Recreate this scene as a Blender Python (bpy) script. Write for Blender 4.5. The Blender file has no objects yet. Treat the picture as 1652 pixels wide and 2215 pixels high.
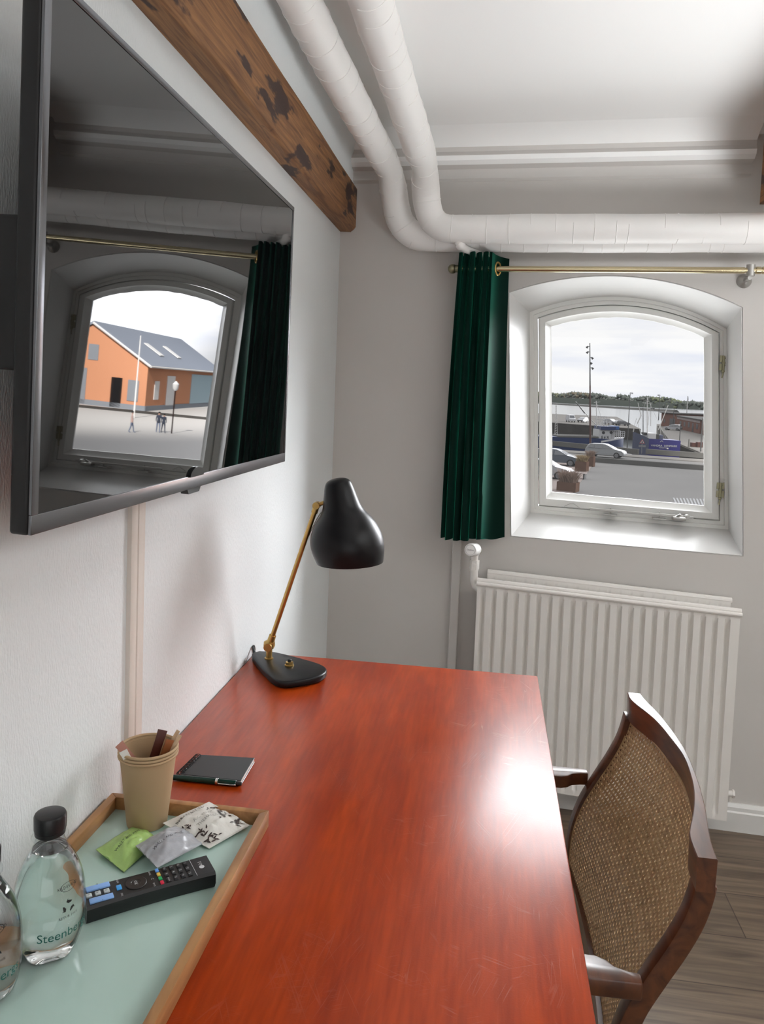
import bpy, bmesh, math, random
from mathutils import Vector, Matrix, Quaternion

# ------------------------------------------------------------------ camera, world, exposure
scn = bpy.context.scene
COL = scn.collection
F_PX, PPX, PPY = 1680.0, 826.0, 960.0
CAM = Vector((0.5343, 0.0, 1.365))
XR = Vector((0.9898, 0.1377, 0.0369)).normalized()            # camera right
XD = Vector((0.0453, -0.0583, -0.9973)).normalized()          # camera down
XF = XR.cross(XD).normalized()                                # camera forward
XD = XF.cross(XR).normalized()
cam_data = bpy.data.cameras.new('camera')
cam = bpy.data.objects.new('camera', cam_data)
COL.objects.link(cam)
m3 = Matrix((XR, -XD, -XF)).transposed()
cam.matrix_world = Matrix.Translation(CAM) @ m3.to_4x4()
cam_data.sensor_fit = 'VERTICAL'
cam_data.sensor_height = 36.0
cam_data.lens = F_PX / 2215.0 * 36.0
cam_data.shift_x = -(PPX - 826.0) / 2215.0
cam_data.shift_y = -(1107.5 - PPY) / 2215.0
cam_data.clip_start = 0.02
cam_data.clip_end = 6000
scn.camera = cam

vs = scn.view_settings
vs.view_transform = 'Standard'
vs.look = 'None'
vs.gamma = 1.0
vs.use_curve_mapping = False
vs.exposure = 0.24
try:
    scn.cycles.use_denoising = True
    scn.cycles.max_bounces = 14
    scn.cycles.diffuse_bounces = 7
    scn.cycles.glossy_bounces = 6
    scn.cycles.transmission_bounces = 10
    scn.cycles.transparent_max_bounces = 16
    scn.cycles.caustics_reflective = False
    scn.cycles.caustics_refractive = False
    scn.cycles.sample_clamp_indirect = 8.0
except Exception:
    pass

# overcast sky: pale cloud bank over the harbour, a bright sunlit veil of cloud to the right of it
SKY_FRONT, SKY_GLOW, SKY_TOP = 0.82, 20.0, 3.6
world = bpy.data.worlds.new('overcast_sky')
scn.world = world
world.use_nodes = True
wn, wl = world.node_tree.nodes, world.node_tree.links
wn.clear()
def sky_dir(az, el):
    a, e = math.radians(az), math.radians(el)
    return (math.sin(a) * math.cos(e), math.cos(a) * math.cos(e), math.sin(e))
tc = wn.new('ShaderNodeTexCoord')
nz = wn.new('ShaderNodeTexNoise'); nz.inputs['Scale'].default_value = 3.0; nz.inputs['Detail'].default_value = 6
mp = wn.new('ShaderNodeMapping'); mp.inputs['Scale'].default_value = (1.6, 1.6, 9.0)
wl.new(tc.outputs['Generated'], mp.inputs['Vector']); wl.new(mp.outputs['Vector'], nz.inputs['Vector'])
cr = wn.new('ShaderNodeValToRGB')
cr.color_ramp.elements[0].position = 0.36; cr.color_ramp.elements[0].color = (0.80, 0.835, 0.93, 1)
cr.color_ramp.elements[1].position = 0.58; cr.color_ramp.elements[1].color = (1.0, 1.0, 1.0, 1)
wl.new(nz.outputs['Fac'], cr.inputs['Fac'])
dt = wn.new('ShaderNodeVectorMath'); dt.operation = 'DOT_PRODUCT'
dt.inputs[1].default_value = sky_dir(50, 16)
wl.new(tc.outputs['Generated'], dt.inputs[0])
mr = wn.new('ShaderNodeMapRange'); mr.interpolation_type = 'SMOOTHERSTEP'
mr.inputs['From Min'].default_value = math.cos(math.radians(37)); mr.inputs['From Max'].default_value = math.cos(math.radians(12))
mr.inputs['To Min'].default_value = 0.0; mr.inputs['To Max'].default_value = SKY_GLOW
wl.new(dt.outputs['Value'], mr.inputs['Value'])
sx = wn.new('ShaderNodeSeparateXYZ'); wl.new(tc.outputs['Generated'], sx.inputs[0])
mt = wn.new('ShaderNodeMapRange'); mt.interpolation_type = 'SMOOTHSTEP'
mt.inputs['From Min'].default_value = 0.12; mt.inputs['From Max'].default_value = 0.45
mt.inputs['To Min'].default_value = SKY_FRONT; mt.inputs['To Max'].default_value = SKY_TOP
wl.new(sx.outputs['Z'], mt.inputs['Value'])
ad = wn.new('ShaderNodeMath'); ad.operation = 'ADD'
wl.new(mr.outputs['Result'], ad.inputs[0]); wl.new(mt.outputs['Result'], ad.inputs[1])
bg = wn.new('ShaderNodeBackground'); wo = wn.new('ShaderNodeOutputWorld')
wl.new(cr.outputs['Color'], bg.inputs['Color']); wl.new(ad.outputs['Value'], bg.inputs['Strength'])
wl.new(bg.outputs['Background'], wo.inputs['Surface'])
try:
    world.cycles.sampling_method = 'MANUAL'
    world.cycles.sample_map_resolution = 512
except Exception:
    pass

# ------------------------------------------------------------------ wall frame of the window wall (not quite square to the room)
WK = 0.058
WD = Vector((1, -WK, 0)).normalized()
WN = Vector((WK, 1, 0)).normalized()
WO = Vector((0, 2.655, 0))
def WP(u, v, z):
    return WO + WD * u + WN * v + Vector((0, 0, z))

def portal(name, loc, direction, w, h):
    ld = bpy.data.lights.new(name, 'AREA'); ld.shape = 'RECTANGLE'; ld.size = w; ld.size_y = h
    ld.cycles.is_portal = True
    o = bpy.data.objects.new(name, ld); COL.objects.link(o)
    o.location = loc; o.rotation_euler = Vector(direction).to_track_quat('-Z', 'Y').to_euler()
    return o
portal('window_daylight', WP(1.0, 0.24, 1.33), -WN, 0.80, 0.92)

def area(name, loc, direction, w, h, power, col=(1, 1, 1)):
    ld = bpy.data.lights.new(name, 'AREA'); ld.shape = 'RECTANGLE'; ld.size = w; ld.size_y = h
    ld.energy = power; ld.color = col
    o = bpy.data.objects.new(name, ld); COL.objects.link(o)
    o.location = loc; o.rotation_euler = Vector(direction).to_track_quat('-Z', 'Y').to_euler()
    return o
# added lamp panel on the ground below the window, throws light up inside
area('ground_fill_lamp', WP(1.2, 5.4, -4.40), (0, 0, 1), 16.0, 16.0, 3000, (0.96, 0.985, 1.0))
area('right_fill_lamp', WP(1.0, 0.1, 1.3) + Vector(sky_dir(57, 26)) * 12.0, -Vector(sky_dir(57, 26)), 13.0, 8.0, 2300, (0.91, 0.965, 1.0))  # added unseen panel high outside on the right, brightens the left wall

area('front_fill_lamp', WP(1.0, 0.1, 1.3) + Vector(sky_dir(2, 33)) * 10.0, -Vector(sky_dir(2, 33)), 9.0, 7.0, 2300, (0.95, 0.98, 1.0))  # added lamp panel out of view, brightens the sill and desk
# added spot lamp brightens the square to the right of the house (seen only as a reflection in the television)
sd_ = bpy.data.lights.new('square_fill_spot', 'SPOT'); sd_.energy = 1.2e7; sd_.color = (1.0, 0.96, 0.9); sd_.spot_size = math.radians(22); sd_.spot_blend = 0.8; sd_.shadow_soft_size = 2.0
so_ = bpy.data.objects.new('square_fill_spot', sd_); COL.objects.link(so_); so_.location = (15, -55, 95)
so_.rotation_euler = (Vector((50, 82, -2)) - so_.location).to_track_quat('-Z', 'Y').to_euler()
# added fill panel on the unseen floor to the right, lights the ceiling
up_ = area('floor_fill_lamp', (2.6, 0.3, 0.03), (-0.17, 0.32, 1), 1.4, 1.4, 125, (0.96, 0.985, 1.0)); up_.data.spread = math.radians(96)
# added fill panel at the windowless back wall, behind the camera
area('rear_fill_lamp', (1.9, -3.05, 1.15), (0, 1, 0), 3.2, 1.8, 23, (0.95, 0.98, 1.0))

# ------------------------------------------------------------------ helpers
V = Vector
def px_ray(px, py):
    return (XR * ((px - PPX) / F_PX) + XD * ((py - PPY) / F_PX) + XF)
def on_plane(px, py, nv, d):
    nv = Vector(nv); r = px_ray(px, py)
    return CAM + r * ((d - nv.dot(CAM)) / nv.dot(r))
def onz(px, py, h): return on_plane(px, py, (0, 0, 1), h)
def onx(px, py, x): return on_plane(px, py, (1, 0, 0), x)
def ony(px, py, y): return on_plane(px, py, (0, 1, 0), y)

def nb(): return bmesh.new()
def box(bm, x0, x1, y0, y1, z0, z1, M=None):
    pts = [V((x, y, z)) for x in (x0, x1) for y in (y0, y1) for z in (z0, z1)]
    if M is not None: pts = [M @ p for p in pts]
    v = [bm.verts.new(p) for p in pts]
    for f in ((0, 1, 3, 2), (4, 6, 7, 5), (0, 4, 5, 1), (2, 3, 7, 6), (0, 2, 6, 4), (1, 5, 7, 3)):
        bm.faces.new([v[i] for i in f])
    return v
def fix(bm): bmesh.ops.recalc_face_normals(bm, faces=bm.faces); return bm
def bevel(bm, w, seg=2, ang=0.5):
    fix(bm)
    es = [e for e in bm.edges if len(e.link_faces) == 2 and e.calc_face_angle(0) > ang]
    bmesh.ops.bevel(bm, geom=es, offset=w, segments=seg, affect='EDGES', profile=0.5, clamp_overlap=True)
    return bm
def frame_of(axis):
    a = V(axis).normalized()
    t = V((0, 0, 1)) if abs(a.z) < 0.95 else V((0, 1, 0))
    x = t.cross(a).normalized(); y = a.cross(x).normalized()
    return x, y, a
def ring(bm, c, x, y, r, n, ph=0.0):
    return [bm.verts.new(c + x * (r * math.cos(2 * math.pi * i / n + ph)) + y * (r * math.sin(2 * math.pi * i / n + ph))) for i in range(n)]
def bridge(bm, a, b):
    n = len(a)
    for i in range(n):
        bm.faces.new((a[i], a[(i + 1) % n], b[(i + 1) % n], b[i]))
def cyl(bm, p, q, r0, r1=None, n=16, caps=True):
    p, q = V(p), V(q); r1 = r0 if r1 is None else r1
    x, y, a = frame_of(q - p)
    A = ring(bm, p, x, y, r0, n); B = ring(bm, q, x, y, r1, n)
    bridge(bm, A, B)
    if caps: bm.faces.new(A[::-1]); bm.faces.new(B)
def tube(bm, pts, r, n=12, caps=True, closed=False):
    pts = [V(p) for p in pts]; N = len(pts)
    rs = r if isinstance(r, (list, tuple)) else [r] * N
    tans = []
    for i in range(N):
        if closed: t = pts[(i + 1) % N] - pts[i - 1]
        else: t = pts[min(i + 1, N - 1)] - pts[max(i - 1, 0)]
        tans.append(t.normalized())
    x, y, a = frame_of(tans[0]); rings = []
    for i in range(N):
        if i:
            q = tans[i - 1].rotation_difference(tans[i]); x = (q @ x).normalized()
        x = (x - tans[i] * x.dot(tans[i])).normalized(); y = tans[i].cross(x)
        rings.append(ring(bm, pts[i], x, y, rs[i], n))
    for i in range(N - 1): bridge(bm, rings[i], rings[i + 1])
    if closed: 
        bridge(bm, rings[-1], rings[0])
    elif caps: bm.faces.new(rings[0][::-1]); bm.faces.new(rings[-1])
def lathe(bm, prof, n=32, M=None, cap0=True, cap1=True, warp=None):
    """prof: (r, z) pairs bottom to top"""
    rs = []
    for r, z in prof:
        rg = []
        for i in range(n):
            a = 2 * math.pi * i / n
            rr = r if warp is None else warp(r, z, a)
            p = V((rr * math.cos(a), rr * math.sin(a), z))
            rg.append(bm.verts.new(M @ p if M is not None else p))
        rs.append(rg)
    for i in range(len(rs) - 1): bridge(bm, rs[i], rs[i + 1])
    if cap0: bm.faces.new(rs[0][::-1])
    if cap1: bm.faces.new(rs[-1])
def prism(bm, poly, z0, z1, M=None):
    A = [bm.verts.new((M @ V((p[0], p[1], z0))) if M is not None else V((p[0], p[1], z0))) for p in poly]
    B = [bm.verts.new((M @ V((p[0], p[1], z1))) if M is not None else V((p[0], p[1], z1))) for p in poly]
    bridge(bm, A, B); bm.faces.new(A[::-1]); bm.faces.new(B)
def loft(bm, loops, close_loop=True, cap0=False, cap1=False, wrap=False):
    R = [[bm.verts.new(p) for p in L] for L in loops]; n = len(R[0])
    seq = list(zip(R, R[1:])) + ([(R[-1], R[0])] if wrap else [])
    for A, B in seq:
        for i in range(n if close_loop else n - 1):
            bm.faces.new((A[i], A[(i + 1) % n], B[(i + 1) % n], B[i]))
    if cap0: bm.faces.new(R[0][::-1])
    if cap1: bm.faces.new(R[-1])
def ball(bm, c, r, seg=16, scale=(1, 1, 1)):
    bmesh.ops.create_uvsphere(bm, u_segments=seg, v_segments=max(6, seg // 2), radius=1.0,
                              matrix=Matrix.Translation(V(c)) @ Matrix.Diagonal((r * scale[0], r * scale[1], r * scale[2], 1)))
def spline(pts, n=8):
    """Catmull-Rom through pts"""
    P = [V(p) for p in pts]; P = [P[0] * 2 - P[1]] + P + [P[-1] * 2 - P[-2]]; out = []
    for i in range(1, len(P) - 2):
        for k in range(n):
            t = k / n; a, b, c, d = P[i - 1], P[i], P[i + 1], P[i + 2]
            out.append(0.5 * ((2 * b) + (c - a) * t + (2 * a - 5 * b + 4 * c - d) * t * t + (3 * b - a - 3 * c + d) * t ** 3))
    out.append(P[-2]); return out

def base_of(o):
    while o.parent is not None: o = o.parent
    return o
def obj(name, bm, m, parent=None, smooth=0.6):
    """one mesh object; bm is in world coordinates (or the thing's own, while its Empty stands at the origin)"""
    fix(bm)
    if parent is not None:
        off = base_of(parent).location
        if off.length > 0: bmesh.ops.translate(bm, verts=bm.verts, vec=-off)
    me = bpy.data.meshes.new(name); bm.to_mesh(me); bm.free()
    if smooth is not None:
        me.shade_smooth(); me.set_sharp_from_angle(angle=smooth)
    for mm in (m if isinstance(m, (list, tuple)) else [m]): me.materials.append(mm)
    o = bpy.data.objects.new(name, me); COL.objects.link(o)
    if parent is not None: o.parent = parent
    return o
def tag(o, label=None, cat=None, group=None, kind=None):
    if label: o['label'] = label
    if cat: o['category'] = cat
    if group: o['group'] = group
    if kind: o['kind'] = kind
    return o
def thing(name, label, cat, loc=(0, 0, 0), group=None):
    o = bpy.data.objects.new(name, None); COL.objects.link(o)
    o.location = loc; o.empty_display_size = 0.05
    return tag(o, label, cat, group)
def struct(name, bm, m, parent=None, smooth=0.6):
    return tag(obj(name, bm, m, parent, smooth), kind='structure')
def dup(root, label=None):
    r = root.copy(); COL.objects.link(r)
    for ch in list(root.children):
        c = ch.copy(); COL.objects.link(c); c.parent = r
        for g in list(ch.children):
            d = g.copy(); COL.objects.link(d); d.parent = c
    if label: r['label'] = label
    return r
def text_bm(s, size, depth=0.0002, spacing=1.0, xs=1.0, res=2):
    cu = bpy.data.curves.new('lettering', 'FONT'); cu.body = s; cu.size = size; cu.extrude = depth
    cu.align_x = 'CENTER'; cu.align_y = 'CENTER'; cu.space_character = spacing; cu.resolution_u = res
    t = bpy.data.objects.new('lettering', cu); COL.objects.link(t)
    dg = bpy.context.evaluated_depsgraph_get()
    me = bpy.data.meshes.new_from_object(t.evaluated_get(dg))
    bm = bmesh.new(); bm.from_mesh(me)
    bpy.data.objects.remove(t); bpy.data.curves.remove(cu); bpy.data.meshes.remove(me)
    if xs != 1.0:
        for v in bm.verts: v.co.x *= xs
    return bm
def xform(bm, M):
    bmesh.ops.transform(bm, matrix=M, verts=bm.verts); return bm
def basis(o, x, y, z):
    x, y, z = V(x), V(y), V(z)
    return Matrix(((x.x, y.x, z.x, o[0]), (x.y, y.y, z.y, o[1]), (x.z, y.z, z.z, o[2]), (0, 0, 0, 1)))
def join(bm, other):
    me = bpy.data.meshes.new('tmp'); other.to_mesh(me); other.free(); bm.from_mesh(me); bpy.data.meshes.remove(me)

# ------------------------------------------------------------------ materials
def mat(name, col, rough=0.5, metal=0.0, spec=0.5, coat=0.0, coat_rough=0.1, bump=None, var=None, trans=0.0, ior=1.45, sheen=0.0):
    """plain principled material; bump=(scale xyz, strength, distance), var=(scale xyz, amount, second colour)"""
    m = bpy.data.materials.new(name); m.use_nodes = True
    n, l = m.node_tree.nodes, m.node_tree.links
    b = n['Principled BSDF']
    b.inputs['Base Color'].default_value = (*col, 1); b.inputs['Roughness'].default_value = rough
    b.inputs['Metallic'].default_value = metal; b.inputs['Specular IOR Level'].default_value = spec
    b.inputs['IOR'].default_value = ior
    b.inputs['Coat Weight'].default_value = coat; b.inputs['Coat Roughness'].default_value = coat_rough
    b.inputs['Transmission Weight'].default_value = trans
    if sheen: b.inputs['Sheen Weight'].default_value = sheen; b.inputs['Sheen Roughness'].default_value = 0.35
    if bump or var:
        t = n.new('ShaderNodeTexCoord')
    def noise(scale, detail=4):
        mp_ = n.new('ShaderNodeMapping'); mp_.inputs['Scale'].default_value = scale
        l.new(t.outputs['Object'], mp_.inputs['Vector'])
        z_ = n.new('ShaderNodeTexNoise'); z_.inputs['Scale'].default_value = 1.0; z_.inputs['Detail'].default_value = detail
        l.new(mp_.outputs['Vector'], z_.inputs['Vector']); return z_
    if bump:
        z_ = noise(bump[0]); bp = n.new('ShaderNodeBump'); bp.inputs['Strength'].default_value = bump[1]; bp.inputs['Distance'].default_value = bump[2]
        l.new(z_.outputs['Fac'], bp.inputs['Height']); l.new(bp.outputs['Normal'], b.inputs['Normal'])
    if var:
        z_ = noise(var[0]); r_ = n.new('ShaderNodeValToRGB')
        r_.color_ramp.elements[0].position = 0.5 - var[1]; r_.color_ramp.elements[1].position = 0.5 + var[1]
        r_.color_ramp.elements[0].color = (*col, 1); r_.color_ramp.elements[1].color = (*var[2], 1)
        l.new(z_.outputs['Fac'], r_.inputs['Fac']); l.new(r_.outputs['Color'], b.inputs['Base Color'])
    return m
def thin_glass(name, tint=(1, 1, 1), f0=0.04, rough=0.0):
    """single-sheet glass or plastic film: see-through, with the same mirror sheen on both faces"""
    m = bpy.data.materials.new(name); m.use_nodes = True
    n, l = m.node_tree.nodes, m.node_tree.links; n.clear()
    o = n.new('ShaderNodeOutputMaterial'); x = n.new('ShaderNodeMixShader'); w = n.new('ShaderNodeLayerWeight'); w.inputs['Blend'].default_value = 0.5
    p = n.new('ShaderNodeMath'); p.operation = 'POWER'; p.inputs[1].default_value = 5.0; l.new(w.outputs['Facing'], p.inputs[0])
    q = n.new('ShaderNodeMath'); q.operation = 'MULTIPLY_ADD'; q.inputs[1].default_value = 1 - f0; q.inputs[2].default_value = f0; l.new(p.outputs[0], q.inputs[0])
    t = n.new('ShaderNodeBsdfTransparent'); t.inputs['Color'].default_value = (*tint, 1)
    g = n.new('ShaderNodeBsdfGlossy'); g.inputs['Roughness'].default_value = rough
    l.new(q.outputs[0], x.inputs['Fac']); l.new(t.outputs[0], x.inputs[1]); l.new(g.outputs[0], x.inputs[2]); l.new(x.outputs[0], o.inputs['Surface'])
    return m
def wood(name, c1, c2, scale=(1, 30, 30), rough=0.4, coat=0.0, coat_rough=0.15, dist=3.0, c3=None, c3_scale=(2, 8, 8), c3_pos=0.6, bump=0.15):
    m = bpy.data.materials.new(name); m.use_nodes = True
    n, l = m.node_tree.nodes, m.node_tree.links; b = n['Principled BSDF']
    t = n.new('ShaderNodeTexCoord'); mp_ = n.new('ShaderNodeMapping'); mp_.inputs['Scale'].default_value = scale
    l.new(t.outputs['Object'], mp_.inputs['Vector'])
    z_ = n.new('ShaderNodeTexNoise'); z_.inputs['Scale'].default_value = 1.0; z_.inputs['Detail'].default_value = 8; z_.inputs['Distortion'].default_value = dist
    l.new(mp_.outputs['Vector'], z_.inputs['Vector'])
    r_ = n.new('ShaderNodeValToRGB'); r_.color_ramp.elements[0].position = 0.32; r_.color_ramp.elements[1].position = 0.68
    r_.color_ramp.elements[0].color = (*c1, 1); r_.color_ramp.elements[1].color = (*c2, 1)
    l.new(z_.outputs['Fac'], r_.inputs['Fac']); out = r_.outputs['Color']
    if c3:
        mp2 = n.new('ShaderNodeMapping'); mp2.inputs['Scale'].default_value = c3_scale; l.new(t.outputs['Object'], mp2.inputs['Vector'])
        z2 = n.new('ShaderNodeTexNoise'); z2.inputs['Scale'].default_value = 1.0; z2.inputs['Detail'].default_value = 5
        l.new(mp2.outputs['Vector'], z2.inputs['Vector'])
        r2 = n.new('ShaderNodeValToRGB'); r2.color_ramp.elements[0].position = c3_pos; r2.color_ramp.elements[1].position = c3_pos + 0.035
        l.new(z2.outputs['Fac'], r2.inputs['Fac'])
        mx = n.new('ShaderNodeMix'); mx.data_type = 'RGBA'; l.new(r2.outputs['Color'], mx.inputs[0])
        l.new(out, mx.inputs[6]); mx.inputs[7].default_value = (*c3, 1); out = mx.outputs[2]
    l.new(out, b.inputs['Base Color'])
    b.inputs['Roughness'].default_value = rough; b.inputs['Coat Weight'].default_value = coat; b.inputs['Coat Roughness'].default_value = coat_rough
    if bump:
        bp = n.new('ShaderNodeBump'); bp.inputs['Strength'].default_value = bump; bp.inputs['Distance'].default_value = 0.001
        l.new(z_.outputs['Fac'], bp.inputs['Height']); l.new(bp.outputs['Normal'], b.inputs['Normal'])
    return m
# ------------------------------------------------------------------ room materials
M_wallpaper = mat('woven_wallpaper', (0.755, 0.785, 0.79), 0.75, bump=((300, 380, 110), 0.8, 0.0016))
M_wall = mat('painted_plaster', (0.575, 0.55, 0.525), 0.6, bump=((14, 14, 9), 0.25, 0.004))
M_ceil = mat('ceiling_paint', (0.87, 0.87, 0.86), 0.55, bump=((6, 3, 6), 0.12, 0.006))
M_white = mat('white_gloss_paint', (0.69, 0.685, 0.665), 0.35)
M_sash = mat('white_window_paint', (0.66, 0.66, 0.635), 0.35, bump=((30, 30, 30), 0.2, 0.001))
M_pipe = mat('painted_canvas_lagging', (0.83, 0.815, 0.795), 0.5, bump=((60, 60, 60), 0.25, 0.0012))
M_rad = mat('radiator_enamel', (0.80, 0.775, 0.74), 0.35)
M_steel = mat('dull_steel', (0.45, 0.44, 0.42), 0.4, metal=1.0)
M_oldbrass = mat('aged_brass', (0.32, 0.30, 0.20), 0.42, metal=1.0)
M_brass = mat('polished_brass', (0.50, 0.33, 0.115), 0.30, metal=1.0)
M_rod = mat('brushed_brass_rod', (0.55, 0.47, 0.30), 0.25, metal=1.0)
M_glass = thin_glass('window_glass', f0=0.02)
M_beam = wood('old_pine_beam', (0.13, 0.052, 0.018), (0.33, 0.155, 0.055), scale=(80, 4, 80), rough=0.55, dist=1.6, c3=(0.040, 0.017, 0.012), c3_scale=(16, 5, 16), c3_pos=0.56, bump=0.5)

def floor_material():
    m = bpy.data.materials.new('oak_laminate'); m.use_nodes = True
    n, l = m.node_tree.nodes, m.node_tree.links; b = n['Principled BSDF']
    t = n.new('ShaderNodeTexCoord')
    br = n.new('ShaderNodeTexBrick'); br.inputs['Scale'].default_value = 1.0
    br.inputs['Brick Width'].default_value = 1.25; br.inputs['Row Height'].default_value = 0.185; br.inputs['Mortar Size'].default_value = 0.0016
    br.inputs['Color1'].default_value = (0.9, 0.9, 0.9, 1); br.inputs['Color2'].default_value = (1.1, 1.08, 1.05, 1); br.inputs['Mortar'].default_value = (0.35, 0.33, 0.3, 1)
    mp_ = n.new('ShaderNodeMapping'); mp_.inputs['Scale'].default_value = (2.6, 42, 1); mp_.inputs['Rotation'].default_value = (0, 0, 0.06)
    l.new(t.outputs['Object'], mp_.inputs['Vector']); l.new(t.outputs['Object'], br.inputs['Vector'])
    z_ = n.new('ShaderNodeTexNoise'); z_.inputs['Scale'].default_value = 1; z_.inputs['Detail'].default_value = 7; z_.inputs['Distortion'].default_value = 1.2
    l.new(mp_.outputs['Vector'], z_.inputs['Vector'])
    r_ = n.new('ShaderNodeValToRGB'); r_.color_ramp.elements[0].position = 0.3; r_.color_ramp.elements[1].position = 0.7
    r_.color_ramp.elements[0].color = (0.078, 0.054, 0.036, 1); r_.color_ramp.elements[1].color = (0.19, 0.14, 0.098, 1)
    l.new(z_.outputs['Fac'], r_.inputs['Fac'])
    mx = n.new('ShaderNodeMix'); mx.data_type = 'RGBA'; mx.blend_type = 'MULTIPLY'; mx.inputs[0].default_value = 1.0
    l.new(r_.outputs['Color'], mx.inputs[6]); l.new(br.outputs['Color'], mx.inputs[7]); l.new(mx.outputs[2], b.inputs['Base Color'])
    b.inputs['Roughness'].default_value = 0.4
    return m
M_floor = floor_material()

# ------------------------------------------------------------------ room shell
RX, RY, RZ = 3.7, -3.1, 2.205
bm = nb(); box(bm, -0.3, RX + 0.3, RY - 0.3, 3.1, -0.12, 0.0); struct('floor', bm, M_floor)
bm = nb(); box(bm, -0.3, RX + 0.3, RY - 0.3, 3.1, RZ, RZ + 0.15); struct('ceiling', bm, M_ceil)
bm = nb()
prof = [(-0.28, 0), (0, 0), (0, 2.05), (0.040, 2.056), (0.043, 2.15), (0.055, 2.182), (0.085, 2.206), (-0.28, 2.206)]
loft(bm, [[V((x, y, z)) for x, z in prof] for y in (RY, 2.90)], cap0=True, cap1=True)
struct('wall_left', bm, M_wallpaper)
bm = nb(); box(bm, RX, RX + 0.25, RY, 2.9, 0, RZ); struct('wall_right', bm, M_wall)
bm = nb(); box(bm, -0.25, RX + 0.25, RY - 0.25, RY, 0, RZ); struct('wall_back', bm, M_wall)

# outlines of the crooked old window, as (u, z) in the plane of the wall
def arc3(a, t, b, n):
    (x1, y1), (x2, y2), (x3, y3) = a, t, b
    d = 2 * (x1 * (y2 - y3) + x2 * (y3 - y1) + x3 * (y1 - y2))
    cx = ((x1 * x1 + y1 * y1) * (y2 - y3) + (x2 * x2 + y2 * y2) * (y3 - y1) + (x3 * x3 + y3 * y3) * (y1 - y2)) / d
    cy = ((x1 * x1 + y1 * y1) * (x3 - x2) + (x2 * x2 + y2 * y2) * (x1 - x3) + (x3 * x3 + y3 * y3) * (x2 - x1)) / d
    r = math.hypot(x1 - cx, y1 - cy)
    a0, a1 = math.atan2(y1 - cy, x1 - cx), math.atan2(y3 - cy, x3 - cx)
    return [(cx + r * math.cos(a0 + (a1 - a0) * i / n), cy + r * math.sin(a0 + (a1 - a0) * i / n)) for i in range(n + 1)]
def outline(BL, BR, TR, TL, top, n=24, ns=6):
    o = []
    for (p, q) in ((BL, BR), (BR, TR)):
        o += [(p[0] + (q[0] - p[0]) * i / ns, p[1] + (q[1] - p[1]) * i / ns) for i in range(ns)]
    o += arc3(TR, top, TL, n)
    o += [(TL[0] + (BL[0] - TL[0]) * i / ns, TL[1] + (BL[1] - TL[1]) * i / ns) for i in range(1, ns)]
    return o
def grow(o, d):
    cx = sum(p[0] for p in o) / len(o); cz = sum(p[1] for p in o) / len(o); out = []
    N = len(o)
    for i, p in enumerate(o):
        a, b = o[i - 1], o[(i + 1) % N]
        tx, tz = b[0] - a[0], b[1] - a[1]; L = math.hypot(tx, tz) or 1
        nx, nz_ = tz / L, -tx / L
        k = 1.35 if (i in (0, 6, 12) or i == N - 6 + 1 - 1) else 1.0
        out.append((p[0] + nx * d * k, p[1] + nz_ * d * k))
    return out
OPEN = outline((.625, .905), (1.353, .894), (1.302, 1.676), (.580, 1.714), (.908, 1.771))
FRAME = outline((.687, .969), (1.341, .954), (1.294, 1.622), (.650, 1.667), (.932, 1.724))
SASH = outline((.714, .995), (1.311, .982), (1.272, 1.619 - .010), (.681, 1.648), (.933, 1.695))
PANE = outline((.758, 1.042), (1.264, 1.026), (1.230, 1.596), (.725, 1.622), (.935, 1.657))
def mixo(a, b, t): return [(p[0] + (q[0] - p[0]) * t, p[1] + (q[1] - p[1]) * t) for p, q in zip(a, b)]
def at_v(o, v): return [WP(p[0], v, p[1]) for p in o]
def rect_around(o, u0, u1, z0, z1):
    """points on the rectangle, one per outline point"""
    N = len(o); out = []
    cu, cz = 0.96, 1.33
    for i, p in enumerate(o):
        if i == 0: out.append((u0, z0))
        elif i == 6: out.append((u1, z0))
        elif i == 12: out.append((u1, z1))
        elif i == 12 + 24: out.append((u0, z1))
        elif i < 6: t = i / 6; out.append((u0 + (u1 - u0) * t, z0))
        elif i < 12: t = (i - 6) / 6; out.append((u1, z0 + (z1 - z0) * t))
        elif i < 36: t = (i - 12) / 24; out.append((u1 + (u0 - u1) * t, z1))
        else: t = (i - 36) / 6; out.append((u0, z1 + (z0 - z1) * t))
    return out
RECT = rect_around(OPEN, -0.27, 3.95, 0.0, RZ)
FOUT = grow(FRAME, 0.012); OPN = grow(OPEN, 0.002)
bm = nb()
loft(bm, [at_v(RECT, 0), at_v(OPN, 0), at_v(FOUT, 0.152), at_v(FOUT, 0.205), at_v(grow(FRAME, 0.10), 0.30), at_v(RECT, 0.30)], wrap=True)
struct('wall_front', bm, M_wall)
# cornice where ceiling and window wall meet
bm = nb()
cp = [(0.0, 2.075), (-0.012, 2.083), (-0.010, 2.098), (-0.016, 2.112), (-0.045, 2.118), (-0.062, 2.128), (-0.066, 2.142), (-0.058, 2.156), (-0.060, 2.170), (-0.085, 2.186), (-0.12, 2.198), (-0.17, 2.2055), (0.0, 2.2055)]
loft(bm, [[WP(u, v, z) for v, z in cp] for u in (0.0, 1.30)], cap0=True, cap1=True)
t1 = struct('trim_1', bm, [M_ceil, M_wall])
for p in t1.data.polygons: p.material_index = 1 if p.center.z < 2.122 or 2.142 < p.center.z < 2.172 else 0  # bands given the darker wall paint to imitate shade on the cornice
# baseboard under the window
bm = nb()
bp_ = [(0, 0), (-0.018, 0), (-0.018, 0.062), (-0.013, 0.066), (-0.013, 0.078), (-0.006, 0.088), (0, 0.088)]
loft(bm, [[WP(u, v, z) for v, z in bp_] for u in (0.02, 3.65)], cap0=True, cap1=True)
struct('baseboard_front', bm, M_white)

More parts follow.
